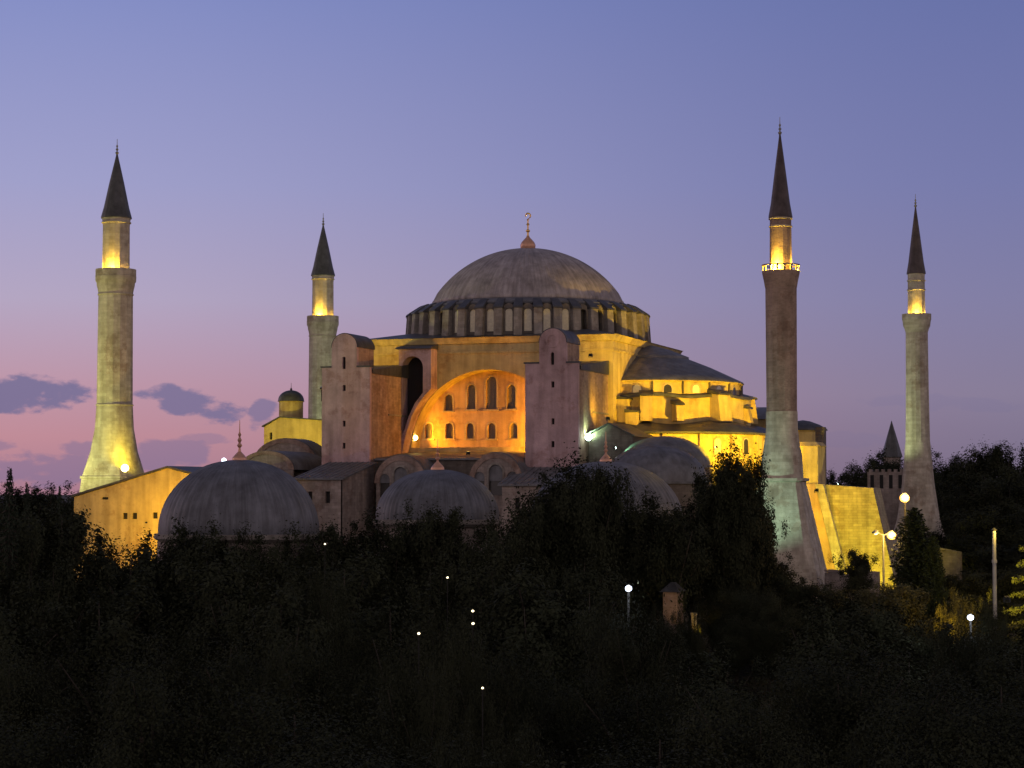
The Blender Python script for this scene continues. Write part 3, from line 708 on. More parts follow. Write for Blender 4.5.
# ------------------------------------------------------------------ minarets
def minaret(name, x, y, label, P, mats):
    t = thing(name, label, 'minaret', (x, y, 0), 'minarets round the mosque')
    shaft_m, spire_m, base_m = mats
    n = 16
    mb = MB(); mb.lathe(x, y, P['shaft'], n); sh = obj('shaft', mb, shaft_m, t, smooth=15)
    for (r, z) in P['rings']:
        mb = MB(); mb.lathe(x, y, [(r - .12, z - .16), (r + .1, z - .08), (r + .1, z + .08), (r - .12, z + .16)], 32, closed=True)
        obj('moulding', mb, P.get('ring_mat', base_m), sh)
    z0 = P['flare'][0]                      # square-to-round foot
    rings = []
    for (z, half, k) in P['flare'][1]:
        ring = []
        for i in range(32):
            a = 2 * PI * (i + .5) / 32; c_, s_ = math.cos(a), math.sin(a)
            m = max(abs(c_), abs(s_)); rr = half / (m * (1 - k) + k)
            ring.append((x + rr * c_, y + rr * s_, z))
        rings.append(ring)
    mb = MB(); mb.loft(rings); ft = obj('foot', mb, base_m, t, smooth=25)
    mb = MB(); mb.lathe(x, y, P['balcony'], 32); bal = obj('balcony', mb, P.get('bal_mat', base_m), t)
    r, zb, ht = P['rail']
    mb = MB()
    if P.get('open'):
        mb.lathe(x, y, [(r - .14, zb + ht - .16), (r + .05, zb + ht - .16), (r + .05, zb + ht), (r - .14, zb + ht)], 32, closed=True)
        for i in range(16):
            a = 2 * PI * i / 16; c_, s_ = math.cos(a), math.sin(a)
            q = lambda rr, tt, z: (x + rr * c_ - tt * s_, y + rr * s_ + tt * c_, z)
            mb.hexa([q(r - .12, -.12, zb), q(r, -.12, zb), q(r, .12, zb), q(r - .12, .12, zb)], [q(r - .12, -.12, zb + ht - .16), q(r, -.12, zb + ht - .16), q(r, .12, zb + ht - .16), q(r - .12, .12, zb + ht - .16)])
    else:
        mb.v = []; nn = 32
        for (rr, z) in [(r, zb), (r, zb + ht), (r - .15, zb + ht), (r - .15, zb)]:
            mb.v += [(x + rr * math.cos(2 * PI * i / nn), y + rr * math.sin(2 * PI * i / nn), z) for i in range(nn)]
        mb.f = [(k * nn + i, k * nn + (i + 1) % nn, (k + 1) * nn + (i + 1) % nn, (k + 1) * nn + i) for k in range(3) for i in range(nn)]
    obj('parapet', mb, P.get('bal_mat', base_m), bal)
    mb = MB(); mb.lathe(x, y, P['upper'], n); obj('upper_shaft', mb, P.get('upper_mat', shaft_m), t, smooth=15)
    mb = MB(); rb, z0_, zt = P['cone']
    mb.lathe(x, y, [(rb + .1, z0_ - .12), (rb + .1, z0_ + .05), (rb * .86, z0_ + (zt - z0_) * .16), (rb * .5, z0_ + (zt - z0_) * .55), (.1, zt)], 20)
    sp = obj('spire', mb, spire_m, t, smooth=12)
    mb = MB(); fz = P['finial']; L_ = fz - zt
    mb.lathe(x, y, [(.09, zt - .2), (.28, zt + L_ * .08), (.07, zt + L_ * .18), (.22, zt + L_ * .3), (.06, zt + L_ * .4), (.16, zt + L_ * .52), (.05, zt + L_ * .62), (.04, fz)], 10)
    obj('finial', mb, 'galvanised', sp)
    # balcony floodlights: sodium lamps that wash the upper shaft
    for (ang, pw) in P['lamps']:
        a = YAW - PI / 2 + math.radians(ang); rr = P['upper'][0][0] + .62
        px, py, pz = x + rr * math.cos(a), y + rr * math.sin(a), zb + .25
        mb = MB(); mb.box(px - .13, px + .13, py - .13, py + .13, zb - .02, zb + .2); lp = obj('balcony_lamp', mb, 'lamp_flood', bal)
        ld = bpy.data.lights.new('balcony_light', 'POINT'); ld.energy = pw * 34; ld.color = (1.0, .62, .05); ld.shadow_soft_size = .1
        lo = bpy.data.objects.new('balcony_light', ld); C.objects.link(lo); lo.parent = bal; lo.location = Vector((px, py, pz + .1)) - Vector((x, y, 0))
    return t
big = dict(shaft=[(2.62, 29.0), (2.52, 44.6), (2.5, 45.6)], rings=[(2.64, 29.4), (2.52, 45.6), (2.05, 56.2)],
           flare=(10, [(0, 5.3, 0), (11, 4.4, 0), (18.6, 3.65, .0), (18.7, 3.8, .0), (19.0, 3.8, 0), (19.1, 3.6, .05), (22.5, 3.05, .45), (26, 2.75, .85), (29.3, 2.62, 1)]),
           balcony=[(2.5, 45.7), (2.6, 46.3), (2.75, 46.9), (2.78, 47.3), (2.95, 47.6), (2.98, 48.3), (2.85, 48.35)], rail=(2.95, 48.35, .95),
           upper=[(2.0, 48.4), (1.96, 55.6), (2.0, 56.3), (2.14, 56.9)], cone=(2.15, 56.95, 66.4), finial=68.6,
           lamps=[(-78, 60), (-8, 90), (60, 0.6)])
pos = at(113.8, 490, 304); SW = (pos.x, pos.y)
sw = minaret('minaret', SW[0], SW[1], 'thick pale minaret at the left with a floodlit yellow green foot', big, ('pale_stone', 'spire_lead', 'pale_stone'))
big2 = dict(big); big2['lamps'] = [(-15, 110), (70, 4)]
pos = at(322, 490, 386); NW = (pos.x, pos.y)
minaret('minaret', NW[0], NW[1], 'distant pale minaret rising behind the left buttress tower', big2, ('pale_stone', 'spire_lead', 'pale_stone'))
brick = dict(shaft=[(2.02, 23.5), (2.05, 27.4), (2.06, 27.42), (2.12, 44.0)], rings=[(1.5, 53.25), (1.46, 52.2)], ring_mat='pale_stone', bal_mat='red_brick', open=True,
             flare=(10, [(0, 6.6, 0), (6, 5.2, 0), (18.1, 2.75, 0), (18.2, 3.15, 0), (18.55, 3.15, .0), (18.6, 2.75, .4), (21.5, 2.65, .8), (23.4, 2.3, 1), (25, 2.12, 1), (27.45, 2.1, 1)]),
             balcony=[(2.12, 44.0), (2.25, 44.8), (2.42, 45.6), (2.5, 46.0), (2.5, 46.2), (2.4, 46.25)], rail=(2.5, 46.22, .85),
             upper=[(1.52, 46.2), (1.45, 53.2), (1.5, 53.5)], cone=(1.5, 53.55, 64.7), finial=67.0, lamps=[(-28, 130), (80, 55)])
pos = at(782.3, 490, 277); SE = (pos.x, pos.y)
minaret('minaret', SE[0], SE[1], 'red brick minaret with a dark spire and a pale sloping stone foot', brick, ('red_brick', 'spire_brown', 'pale_stone'))
slim = dict(shaft=[(2.1, 25.0), (1.95, 35), (1.9, 44.2)], rings=[(1.5, 53.2), (1.5, 51.6)],
            flare=(10, [(0, 6.2, .3), (9.5, 4.3, .35), (12, 3.6, .5), (18, 2.75, .7), (25.3, 2.1, 1)]),
            balcony=[(1.9, 44.2), (2.1, 44.9), (2.3, 45.3), (2.4, 46.2), (2.5, 46.5), (2.4, 46.55)], rail=(2.5, 46.5, .9),
            upper=[(1.5, 46.5), (1.46, 53.8), (1.5, 54.4)], cone=(1.55, 54.5, 66.1), finial=68.3, lamps=[(-10, 70), (-80, 12), (75, 12)])
pos = at(918.3, 490, 359); NE = (pos.x, pos.y)
minaret('minaret', NE[0], NE[1], 'slim stone minaret furthest right above the dark trees', slim, ('pale_stone', 'spire_brown', 'pale_stone'))

# ------------------------------------------------------------------ tombs and neighbours
def tomb(px, half_px, top, base, d, label, fin_h, mat='tomb_lead'):
    c = at(px, base, d); k = F_PX / d; r = half_px / k; h = (base - top) / k
    t = thing('domed_tomb', label, 'tomb', (c.x, c.y, 0), 'lead domed tombs before the mosque')
    mb = MB(); mb.lathe(c.x, c.y, [(r * 1.02, 0), (r * 1.02, c.z - 1.0)], 8, ph=PI / 8); wl = obj('wall', mb, 'tomb_stone', t, smooth=0)
    mb = MB(); mb.lathe(c.x, c.y, [(r * 1.0, c.z - 1.0), (r * 1.06, c.z - .7), (r * 1.06, c.z - .25), (r * .99, c.z - .2)], 64); obj('cornice', mb, 'grey_stone', wl)
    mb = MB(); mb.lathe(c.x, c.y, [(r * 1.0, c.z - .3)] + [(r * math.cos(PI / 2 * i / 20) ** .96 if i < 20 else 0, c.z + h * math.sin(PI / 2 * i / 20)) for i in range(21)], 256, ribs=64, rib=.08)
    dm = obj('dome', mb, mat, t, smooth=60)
    z = c.z + h
    mb = MB(); s = fin_h
    mb.lathe(c.x, c.y, [(.75, z - .12), (.7, z + .2), (.45, z + .5), (.16, z + .8), (.1, z + .3 * s), (.26, z + .36 * s), (.1, z + .43 * s), (.22, z + .5 * s), (.08, z + .57 * s), (.16, z + .64 * s), (.06, z + .7 * s), (.03, z + s)], 14)
    obj('finial', mb, 'copper_ball', dm)
tomb(239, 79, 460, 531, 205, 'wide grey lead dome at the left, half sunk in treetops', 3.9)
tomb(437.5, 61, 469.5, 517, 222, 'middle grey lead dome below the floodlit arch', 3.2)
tomb(606, 76, 461.5, 520, 238, 'lead domed tomb right of the right buttress tower behind trees', 3.4)

# yellow gabled range at the left
g0, g1, g2, g3 = onY(74, 497, -62), onY(168, 468, -62), onY(206, 478, -62), onY(206, 535, -62)
gt = thing('gabled_building', 'long gabled building floodlit yellow below the left minaret', 'building', (g0.x, -62, 0))
wins = []
for (px, py) in [(125.5, 516), (135, 516), (155.5, 515.5)]:
    p = onY(px, py, -62); wins.append([(p.x - .42, p.z - .42), (p.x + .3, p.z - .42), (p.x + .3, p.z + .42), (p.x - .42, p.z + .42)])
p = onY(105, 498, -62); wins.append([(p.x - .5, p.z - .2), (p.x + .5, p.z - .2), (p.x + .5, p.z + .12), (p.x - .5, p.z + .12)])
mb = MB(); mb.panel([(g0.x, 0), (g3.x, 0), (g2.x, g2.z), (g1.x, g1.z), (g0.x, g0.z)], wins, south(-62), .6)
gw = obj('wall', mb, 'ochre_plaster', gt)
mb = MB(); mb.box(g0.x, g3.x, -61.4, -40, 0, g0.z - .6); obj('rear_wall', mb, 'ochre_plaster', gt)
for h in wins:
    mb = MB(); mb.box(h[0][0], h[1][0], -61.75, -61.7, h[0][1], h[2][1]); obj('window', mb, 'slit_black', gw)
mb = MB()
for (a, b) in ((g0, g1), (g1, g2)):
    mb.hexa([(a.x - (.3 if a is g0 else 0), -62.35, a.z), (b.x, -62.35, b.z), (b.x, -40, b.z), (a.x - (.3 if a is g0 else 0), -40, a.z)], [(a.x - (.3 if a is g0 else 0), -62.35, a.z + .28), (b.x, -62.35, b.z + .28), (b.x, -40, b.z + .28), (a.x - (.3 if a is g0 else 0), -40, a.z + .28)])
obj('roof', mb, 'dark_lead', gt)

# little cupola building behind the left tower
cp = at(291, 420, 352); k = F_PX / 352
ct = thing('cupola_building', 'small yellow building with a lead capped cupola left of the towers', 'building', (cp.x, cp.y, 0))
w0 = onY(264, 427, cp.y - 4.0)
mb = MB(); x0, x1 = w0.x, w0.x + 12; y0 = w0.y
mb.panel([(x0, 0), (x1, 0), (x1, cp.z - .4), (cp.x - .2, cp.z + .3), (x0, w0.z)], [[(cp.x - 2.1, cp.z - 3.4), (cp.x - 1.6, cp.z - 3.4), (cp.x - 1.6, cp.z - 2.2), (cp.x - 2.1, cp.z - 2.2)]], south(y0), .5)
mb.box(x0, x1, y0 + .5, y0 + 12, 0, w0.z - .4); wl = obj('wall', mb, 'ochre_plaster', ct)
mb = MB(); mb.box(cp.x - 2.1, cp.x - 1.6, y0 + .3, y0 + .35, cp.z - 3.4, cp.z - 2.2); obj('window', mb, 'slit_black', wl)
mb = MB(); mb.hexa([(x0 - .3, y0 - .3, w0.z), (cp.x - .2, y0 - .3, cp.z + .3), (cp.x - .2, y0 + 12, cp.z + .3), (x0 - .3, y0 + 12, w0.z)], [(x0 - .3, y0 - .3, w0.z + .2), (cp.x - .2, y0 - .3, cp.z + .5), (cp.x - .2, y0 + 12, cp.z + .5), (x0 - .3, y0 + 12, w0.z + .2)])
mb.hexa([(cp.x - .2, y0 - .3, cp.z + .3), (x1, y0 - .3, cp.z - .4), (x1, y0 + 12, cp.z - .4), (cp.x - .2, y0 + 12, cp.z + .3)], [(cp.x - .2, y0 - .3, cp.z + .5), (x1, y0 - .3, cp.z - .2), (x1, y0 + 12, cp.z - .2), (cp.x - .2, y0 + 12, cp.z + .5)])
obj('roof', mb, 'dark_lead', ct)
cyy = y0 + 4.0
mb = MB(); mb.lathe(cp.x, cyy, [(2.05, cp.z - 1), (2.05, cp.z + 3.0), (2.2, cp.z + 3.15)], 24); dr = obj('drum', mb, 'ochre_plaster', ct)
mb = MB(); mb.lathe(cp.x, cyy, [(2.3, cp.z + 3.15)] + [(2.2 * math.cos(PI / 2 * i / 8), cp.z + 3.3 + 1.75 * math.sin(PI / 2 * i / 8)) for i in range(9)], 24); cd = obj('cap', mb, 'spire_lead', ct)
mb = MB(); mb.lathe(cp.x, cyy, [(.16, cp.z + 4.9), (.22, cp.z + 5.2), (.05, cp.z + 5.5), (.03, cp.z + 6.3)], 8); obj('finial', mb, 'iron', cd)

# old gate tower with a pointed roof among the far trees
gp = at(889, 500, 405); k = F_PX / 405
tt = thing('stone_gatehouse', 'old flat topped stone gatehouse left of the far right minaret', 'gatehouse', (gp.x, gp.y, 5))
z1 = at(889, 472, 405).z
mb = MB(); hw = 23 / k * .8
mb.box(gp.x - hw, gp.x + hw, gp.y - hw, gp.y + hw, 0, z1)
tw = obj('wall', mb, 'tomb_stone', tt)
mb = MB()
for i in range(6):
    f = gp.x - hw + (2 * hw) * (i + .25) / 6; mb.box(f, f + hw / 6, gp.y - hw - .02, gp.y - hw + .8, z1, z1 + .5)
obj('battlement', mb, 'tomb_stone', tw)
for i in range(4):
    mb = MB(); f = gp.x - hw + 2 * hw * (i + .5) / 4; mb.box(f - .35, f + .35, gp.y - hw - .03, gp.y - hw + .2, z1 - 3.2, z1 - .6); obj('arrow_slit', mb, 'slit_black', tw)
g2_ = at(892, 470, 480); t2_ = thing('stone_tower', 'far tower whose pointed spire rises over the dark trees at the right', 'tower', (g2_.x, g2_.y, 6))
zt_ = at(892, 458, 480).z
mb = MB(); mb.lathe(g2_.x, g2_.y, [(2.0, 2), (2.0, zt_), (2.2, zt_ + .2)], 8); tw2 = obj('wall', mb, 'tomb_stone', t2_, smooth=0)
mb = MB(); mb.lathe(g2_.x, g2_.y, [(2.5, zt_ + .2), (2.4, zt_ + .5), (.03, at(892, 420.5, 480).z)], 8); obj('roof', mb, 'spire_lead', tw2, smooth=0)

# ------------------------------------------------------------------ floodlights and street lamps
def floodlight(loc, target, power, angle, color, label, lens='lamp_flood', blend=.6, size=.2, soft=.25, glow=0, group='floodlights on the roofs and ground'):
    loc, target = Vector(loc), Vector(target)
    t = thing('floodlight', label, 'floodlight', loc, group)
    d = (target - loc).normalized(); q = d.to_track_quat('Z', 'Y').to_matrix()
    def tr(p): return tuple(loc + q @ Vector(p))
    s = size
    mb = MB(); mb.add([tr(p) for p in [(-s, -s * .8, -s), (s, -s * .8, -s), (s, s * .8, -s), (-s, s * .8, -s), (-s * 1.15, -s, 0), (s * 1.15, -s, 0), (s * 1.15, s, 0), (-s * 1.15, s, 0)]],
                      [(3, 2, 1, 0), (4, 5, 6, 7), (0, 1, 5, 4), (1, 2, 6, 5), (2, 3, 7, 6), (3, 0, 4, 7)])
    obj('housing', mb, 'iron', t)
    mb = MB(); mb.add([tr(p) for p in [(-s, -s * .85, .012), (s, -s * .85, .012), (s, s * .85, .012), (-s, s * .85, .012)]], [(0, 1, 2, 3)])
    mb.add([tr(p) for p in [(-s * .9, -s * .75, .05), (s * .9, -s * .75, .05), (s * .9, s * .75, .05), (-s * .9, s * .75, .05)]], [(0, 1, 2, 3)])
    ln = obj('lens', mb, lens, t)
    if glow:
        mb = MB(); mb.sphere(tr((0, 0, .1)), glow, 14, 10); obj('bulb', mb, lens, ln)
    mb = MB(); mb.box(loc.x - s * 1.3, loc.x + s * 1.3, loc.y - .06, loc.y + .06, loc.z - s * 1.9, loc.z - s * 1.7)
    for sx in (-1, 1): mb.box(loc.x + sx * s * 1.3 - .04, loc.x + sx * s * 1.3 + .04, loc.y - .05, loc.y + .05, loc.z - s * 1.7, loc.z + .05)
    obj('bracket', mb, 'iron', t)
    ld = bpy.data.lights.new('flood_beam', 'SPOT'); ld.energy = power; ld.color = color; ld.spot_size = math.radians(angle); ld.spot_blend = blend; ld.shadow_soft_size = soft
    lo = bpy.data.objects.new('flood_beam', ld); C.objects.link(lo); lo.parent = t
    lo.location = d * (.15 + (glow + .1 if glow else 0)); lo.rotation_euler = (-d).to_track_quat('Z', 'Y').to_euler()
    return t
NA = (1.0, .59, .012); NAO = (1.0, .41, .012); HAL = (.70, 1.0, .62); NAY = (1.0, .78, .03)
# tympanum lamp at the left springing of the great arch
p = onY(414.5, 438, -B + .8)
floodlight(p, (4, -15, 29), 4200, 150, NAO, 'bright floodlight at the left foot of the great arch', size=.3, glow=.42)
floodlight((9.6, -21.0, 23.9), (-4, -15.9, 29), 11500, 140, NAO, 'floodlight behind the right tower shining on the arched wall')
# halide lamp by the right tower
p = onY(588.5, 437.5, -32.8)
floodlight(p, (rx1 + .2, -27, 28), 800, 150, (.6, 1.0, .5), 'greenish white floodlight beside the right buttress tower', lens='lamp_halide', size=.3, glow=.5)
# east end: a row of sodium floods on the low roofs
floodlight((33, -36, 21.5), (24, -10, 31), 72000, 85, NA, 'sodium floodlight on the low roof under the half dome')
floodlight((52, -34, 17), (27, -7, 29), 130000, 58, NA, 'sodium floodlight on the ground east of the apse')
floodlight((27.5, -32.4, 20.6), (19, -12, 38), 26000, 100, NA, 'sodium floodlight beside the dark gabled bay')
floodlight((46, -32, 14), (44, -14, 24), 14000, 110, NA, 'sodium floodlight between the brick minaret and the apse')
p = onY(609, 422, -30); floodlight((p.x - .3, -29.5, p.z + .6), (rx1, -23, 32), 2200, 120, NA, 'small sodium floodlight on the ridge of the dark gabled bay')
# sloping buttress
floodlight(at(866, 604, 283), at(838, 520, 300), 26000, 110, NAY, 'floodlight at the foot of the sloping yellow buttress')
# south cornice, lit from the tower tops
floodlight((1, -31, 22.4), (-10, -20, 40), 1800, 70, NA, 'floodlight on the gallery roof beside the left tower')
floodlight((17.5, -24.5, 36.6), (17, -19.5, 39), 900, 140, NA, 'floodlight on the roof of the right tower')
floodlight((-16.5, -25.5, 36.4), (-17, -19.5, 39), 900, 140, NA, 'floodlight on the roof of the left tower')
# left range, cupola, south-west minaret
p = onY(150, 535, -72); floodlight(p, onY(135, 492, -62), 11000, 130, (1.0, .56, .02), 'floodlight in the trees below the gabled building')
w = at(285, 438, 335); floodlight((w.x - 1, w.y - 2, w.z - 2), (cp.x, cyy, cp.z), 6000, 110, NAY, 'floodlight at the foot of the cupola building')
p = at(124.8, 468.5, 297); floodlight(p, (SW[0] + 3.2, SW[1], 24), 3000, 110, NAY, 'round floodlight on the foot of the left minaret', size=.3, glow=.55)
s_ = Vector((SW[0] - 14, SW[1] - 20, 15)); floodlight(s_, (SW[0], SW[1], 32), 34000, 75, (.95, 1.0, .28), 'floodlight left of the left minaret')
s_ = Vector((SW[0] + 16, SW[1] - 10, 17)); floodlight(s_, (SW[0] + .5, SW[1], 36), 32000, 60, (.70, 1.0, .45), 'floodlight on the roof right of the left minaret', lens='lamp_halide')
s_ = Vector((NW[0] + 12, NW[1] - 14, 20)); floodlight(s_, (NW[0], NW[1], 40), 8000, 50, (.75, 1.0, .45), 'floodlight beneath the distant left minaret', lens='lamp_halide')
s_ = Vector((SE[0] - 7, SE[1] - 15, 9)); floodlight(s_, (SE[0], SE[1], 20), 8000, 75, (.55, 1.0, .70), 'floodlight before the foot of the brick minaret', lens='lamp_halide')
s_ = Vector((NE[0] - 12, NE[1] - 12, 18)); floodlight(s_, (NE[0], NE[1], 34), 12000, 60, (.80, 1.0, .5), 'floodlight beneath the furthest right minaret', lens='lamp_halide')
# green and yellow wash on the low vault
p = at(615, 448, 289); floodlight(p, at(655, 440, 291), 900, 70, (.4, 1.0, .45), 'small green floodlight behind the low domes', lens='lamp_halide')
p = at(716, 447, 289); floodlight(p, at(690, 455, 291), 1500, 120, NA, 'sodium floodlight right of the low domes')
# white work light beside the left tomb
p = at(224, 460.5, 250); floodlight(p, CAM + Vector((0, 0, 5)), 40, 120, (.9, .95, 1), 'small white lamp at the top left of the wide tomb dome', lens='lamp_white', size=.12, glow=.3)

def street_lamp(px, py, d, label, power, base_z, arm, lens='lamp_sodium', color=(1.0, .60, .14), r=.42, group='street lamps in the park', second=False):
    h = at(px, py, d); bx = h + RGT * arm
    base_z = ground_h(bx.x, bx.y); t = thing('street_lamp', label, 'street lamp', (bx.x, bx.y, base_z), group)
    mb = MB(); mb.tube((bx.x, bx.y, base_z), (bx.x, bx.y, h.z + (.1 if abs(arm) > .3 else -r * .8)), .15, .09, 10); mb.tube((bx.x, bx.y, base_z), (bx.x, bx.y, base_z + .8), .24, .22, 10); obj('pole', mb, 'galvanised' if abs(arm) > .3 else 'slit_black', t)
    if abs(arm) > .01:
        mb = MB(); mb.tube((bx.x, bx.y, h.z), (h.x, h.y, h.z + .38), .05, .04, 6)
        if second: e_ = bx + RGT * arm * .9; mb.tube((bx.x, bx.y, h.z), (e_.x, e_.y, h.z + .42), .05, .04, 6)
        obj('arm', mb, 'galvanised', t)
    mb = MB(); mb.lathe(h.x, h.y, [(r * .55, h.z + r * .72), (r * .5, h.z + r * .95), (.06, h.z + r * 1.15)], 14); hd = obj('hood', mb, 'galvanised', t)
    mb = MB(); mb.sphere((h.x, h.y, h.z), r, 14, 10, .9); obj('globe', mb, lens, hd)
    if second:
        mb = MB(); mb.lathe(e_.x, e_.y, [(r * .75, e_.z + .2), (r * .8, e_.z + .35), (.1, e_.z + .6)], 12); obj('hood', mb, 'galvanised', t)
        mb = MB(); mb.sphere((e_.x, e_.y, e_.z + .2), r * .4, 10, 8, .6); obj('globe', mb, 'lamp_small', t)
    ld = bpy.data.lights.new('lamp_light', 'POINT'); ld.energy = power; ld.color = color; ld.shadow_soft_size = .3
    lo = bpy.data.objects.new('lamp_light', ld); C.objects.link(lo); lo.parent = t
    q = h - FWD * (r + 1.3) + Vector((0, 0, .2)); lo.location = q - Vector((bx.x, bx.y, base_z))
    return t
street_lamp(904.5, 498, 238, 'tall sodium street lamp glaring above the dark cypress', 2600, 0, .05, r=.56)
street_lamp(891.5, 535.5, 226, 'sodium street lamp on a pale two armed pole', 2200, 0, -.9, r=.5, second=True)
street_lamp(628.5, 588.5, 150, 'white globe lamp shining through the dark trees', 500, 0, 0, lens='lamp_white', color=(.8, .9, 1), r=.24)
street_lamp(970.5, 617.5, 170, 'white globe lamp low at the far right', 700, 0, 0, lens='lamp_white', color=(.8, .9, 1), r=.26)
for (px, py, d, r, lab) in [(447.5, 577.5, 128, .075, 'tiny light glinting in the trees below the middle dome'), (472.8, 611, 122, .085, 'small warm lamp, higher of two in one line'),
                            (473, 623.5, 121, .09, 'small warm lamp, lower of two in one line'), (418.8, 633.5, 112, .08, 'tiny white lamp low in the trees left of centre'),
                            (482.6, 688, 96, .06, 'lowest tiny lamp in the dark trees'), (325, 544, 165, .08, 'tiny lamp right of the wide tomb dome')]:
    h = at(px, py, d)
    gz_ = ground_h(h.x, h.y); t = thing('park_lamp', lab, 'lamp', (h.x, h.y, gz_), 'small lamps among the trees')
    mb = MB(); mb.tube((h.x, h.y, gz_), (h.x, h.y, h.z - r),   .03, .025, 8); obj('pole', mb, 'slit_black', t)
    mb = MB(); mb.sphere((h.x, h.y, h.z), r, 10, 8, .8); obj('globe', mb, 'lamp_small', t)
# lit post at the right
h = at(994, 531, 190)
gz_ = ground_h(h.x, h.y); t = thing('lamp_post', 'slim post at the far right lit yellow at its top', 'post', (h.x, h.y, gz_))
mb = MB(); mb.tube((h.x, h.y, gz_), (h.x, h.y, h.z), .2, .17, 10); mb.tube((h.x, h.y, h.z - 2.9), (h.x, h.y, h.z - 2.6), .24, .24, 10); obj('pole', mb, 'galvanised', t)
mb = MB(); mb.lathe(h.x, h.y, [(.2, h.z), (.3, h.z + .1), (.05, h.z + .3)], 12); obj('cap', mb, 'iron', t)
ld = bpy.data.lights.new('post_light', 'POINT'); ld.energy = 700; ld.color = (1, .66, .1); ld.shadow_soft_size = .2
lo = bpy.data.objects.new('post_light', ld); C.objects.link(lo); lo.parent = t; q = h + Vector((0, 0, .3)) - FWD * 1.0 + RGT * .5; lo.location = q - Vector((h.x, h.y, gz_))

floodlight(at(1007, 598, 188), at(1026, 562, 197), 9000, 75, NAY, 'garden floodlight in the bushes left of the layered cedar')
floodlight(at(950, 626, 190), at(968, 590, 200), 3000, 90, NA, 'garden floodlight before the lit pale shrub')
# ruined garden walls, lit bits below the trees
def ruin(name, label, px0, py0, px1, py1, d, mat, base=0, th=1.2):
    a, b = at(px0, py0, d), at(px1, py1, d)
    t = thing(name, label, 'wall', (a.x, a.y, base))
    n = 8; random.seed(px0)
    mb = MB(); dv = (b - a) / n
    poly = [(a.x, a.y, base), (b.x, b.y, base)] + [tuple(a + dv * i + Vector((0, 0, random.uniform(-.25, .25)))) for i in range(n, -1, -1)]
    mb.prism(poly, tuple(FWD * th)); obj('masonry', mb, mat, t, smooth=0)
    mb = MB()
    for i in range(n):
        p = a + dv * i; mb.hexa([tuple(p + FWD * -.1), tuple(p + dv + FWD * -.1), tuple(p + dv + FWD * (th + .1)), tuple(p + FWD * (th + .1))],
                               [tuple(p + FWD * -.1 + Vector((0, 0, .3))), tuple(p + dv * .96 + FWD * -.1 + Vector((0, 0, .3))), tuple(p + dv * .96 + FWD * (th + .1) + Vector((0, 0, .3))), tuple(p + FWD * (th + .1) + Vector((0, 0, .3)))])
    obj('coping', mb, mat, t, smooth=0)
ruin('garden_wall', 'low stone wall at the foot of the sloping buttress', 826, 572, 880, 574, 270, 'tomb_stone', 0)
ruin('garden_wall', 'broken stone wall at the foot of the far right minaret', 937, 549, 962, 554, 300, 'dark_stone', 2, 5)
ruin('garden_wall', 'dark boundary wall behind the slim lit post', 930, 606, 1030, 600, 250, 'dark_stone', 0)
# old column and kiosk wall glimpsed through the trees
h0 = at(694, 616, 200)
t = thing('stone_column', 'old column shaft lit orange among the trees', 'column', (h0.x, h0.y, 0))
mb = MB(); mb.lathe(h0.x, h0.y, [(.5, -4), (.5, .6), (.3, .7), (.27, h0.z), (.36, h0.z + .12), (.36, h0.z + .3)], 14); obj('shaft', mb, 'pale_stone', t)
ld = bpy.data.lights.new('column_light', 'SPOT'); ld.energy = 900; ld.color = (1, .6, .06); ld.spot_size = math.radians(60); ld.shadow_soft_size = .2
lo = bpy.data.objects.new('column_light', ld); C.objects.link(lo); lo.parent = t; q = h0 - FWD * 4 + Vector((0, 0, -1.5)); lo.location = q - Vector((h0.x, h0.y, 0)); lo.rotation_euler = (q - h0 - Vector((0, 0, .8))).to_track_quat('Z', 'Y').to_euler()
h0, h1 = at(663, 592, 203), at(678, 592, 203)
t = thing('brick_kiosk', 'small reddish brick kiosk half hidden by trees', 'kiosk', (h0.x, h0.y, 0))
mb = MB(); mb.box(h0.x, h1.x, h0.y, h0.y + 2.5, -4, h0.z); obj('wall', mb, 'red_brick', t)
mb = MB(); mb.hexa([(h0.x - .3, h0.y - .3, h0.z), (h1.x + .3, h0.y - .3, h0.z), (h1.x + .3, h0.y + 2.8, h0.z), (h0.x - .3, h0.y + 2.8, h0.z)], [(h0.x + .5, h0.y + 1, h0.z + .9), (h1.x - .5, h0.y + 1, h0.z + .9), (h1.x - .5, h0.y + 1.6, h0.z + .9), (h0.x + .5, h0.y + 1.6, h0.z + .9)]); obj('roof', mb, 'dark_lead', t)

# ------------------------------------------------------------------ trees
def leaf_mesh(name, P, Nn, size, rng, mat, aspect=.55):
    n = len(P)
    t = rng.normal(size=(n, 3)); t -= (t * Nn).sum(1, keepdims=True) * Nn; t /= np.linalg.norm(t, axis=1, keepdims=True) + 1e-9
    b = np.cross(Nn, t); s = (size * rng.uniform(.6, 1.4, n))[:, None]
    V = np.stack([P - t * s, P - b * s * aspect, P + t * s, P + b * s * aspect], 1).reshape(-1, 3)
    me = bpy.data.meshes.new(name)
    me.vertices.add(4 * n); me.loops.add(4 * n); me.polygons.add(n)
    me.vertices.foreach_set('co', V.astype(np.float32).ravel())
    me.loops.foreach_set('vertex_index', np.arange(4 * n, dtype=np.int32))
    me.polygons.foreach_set('loop_start', np.arange(0, 4 * n, 4, dtype=np.int32))
    me.update(calc_edges=True); me.materials.append(MATS[mat])
    return me
def unit(a): return a / (np.linalg.norm(a, axis=-1, keepdims=True) + 1e-9)
PROTO = {}
def zmax(me):
    co = np.empty(len(me.vertices) * 3, dtype=np.float32); me.vertices.foreach_get('co', co); return float(co[2::3].max()) - .1
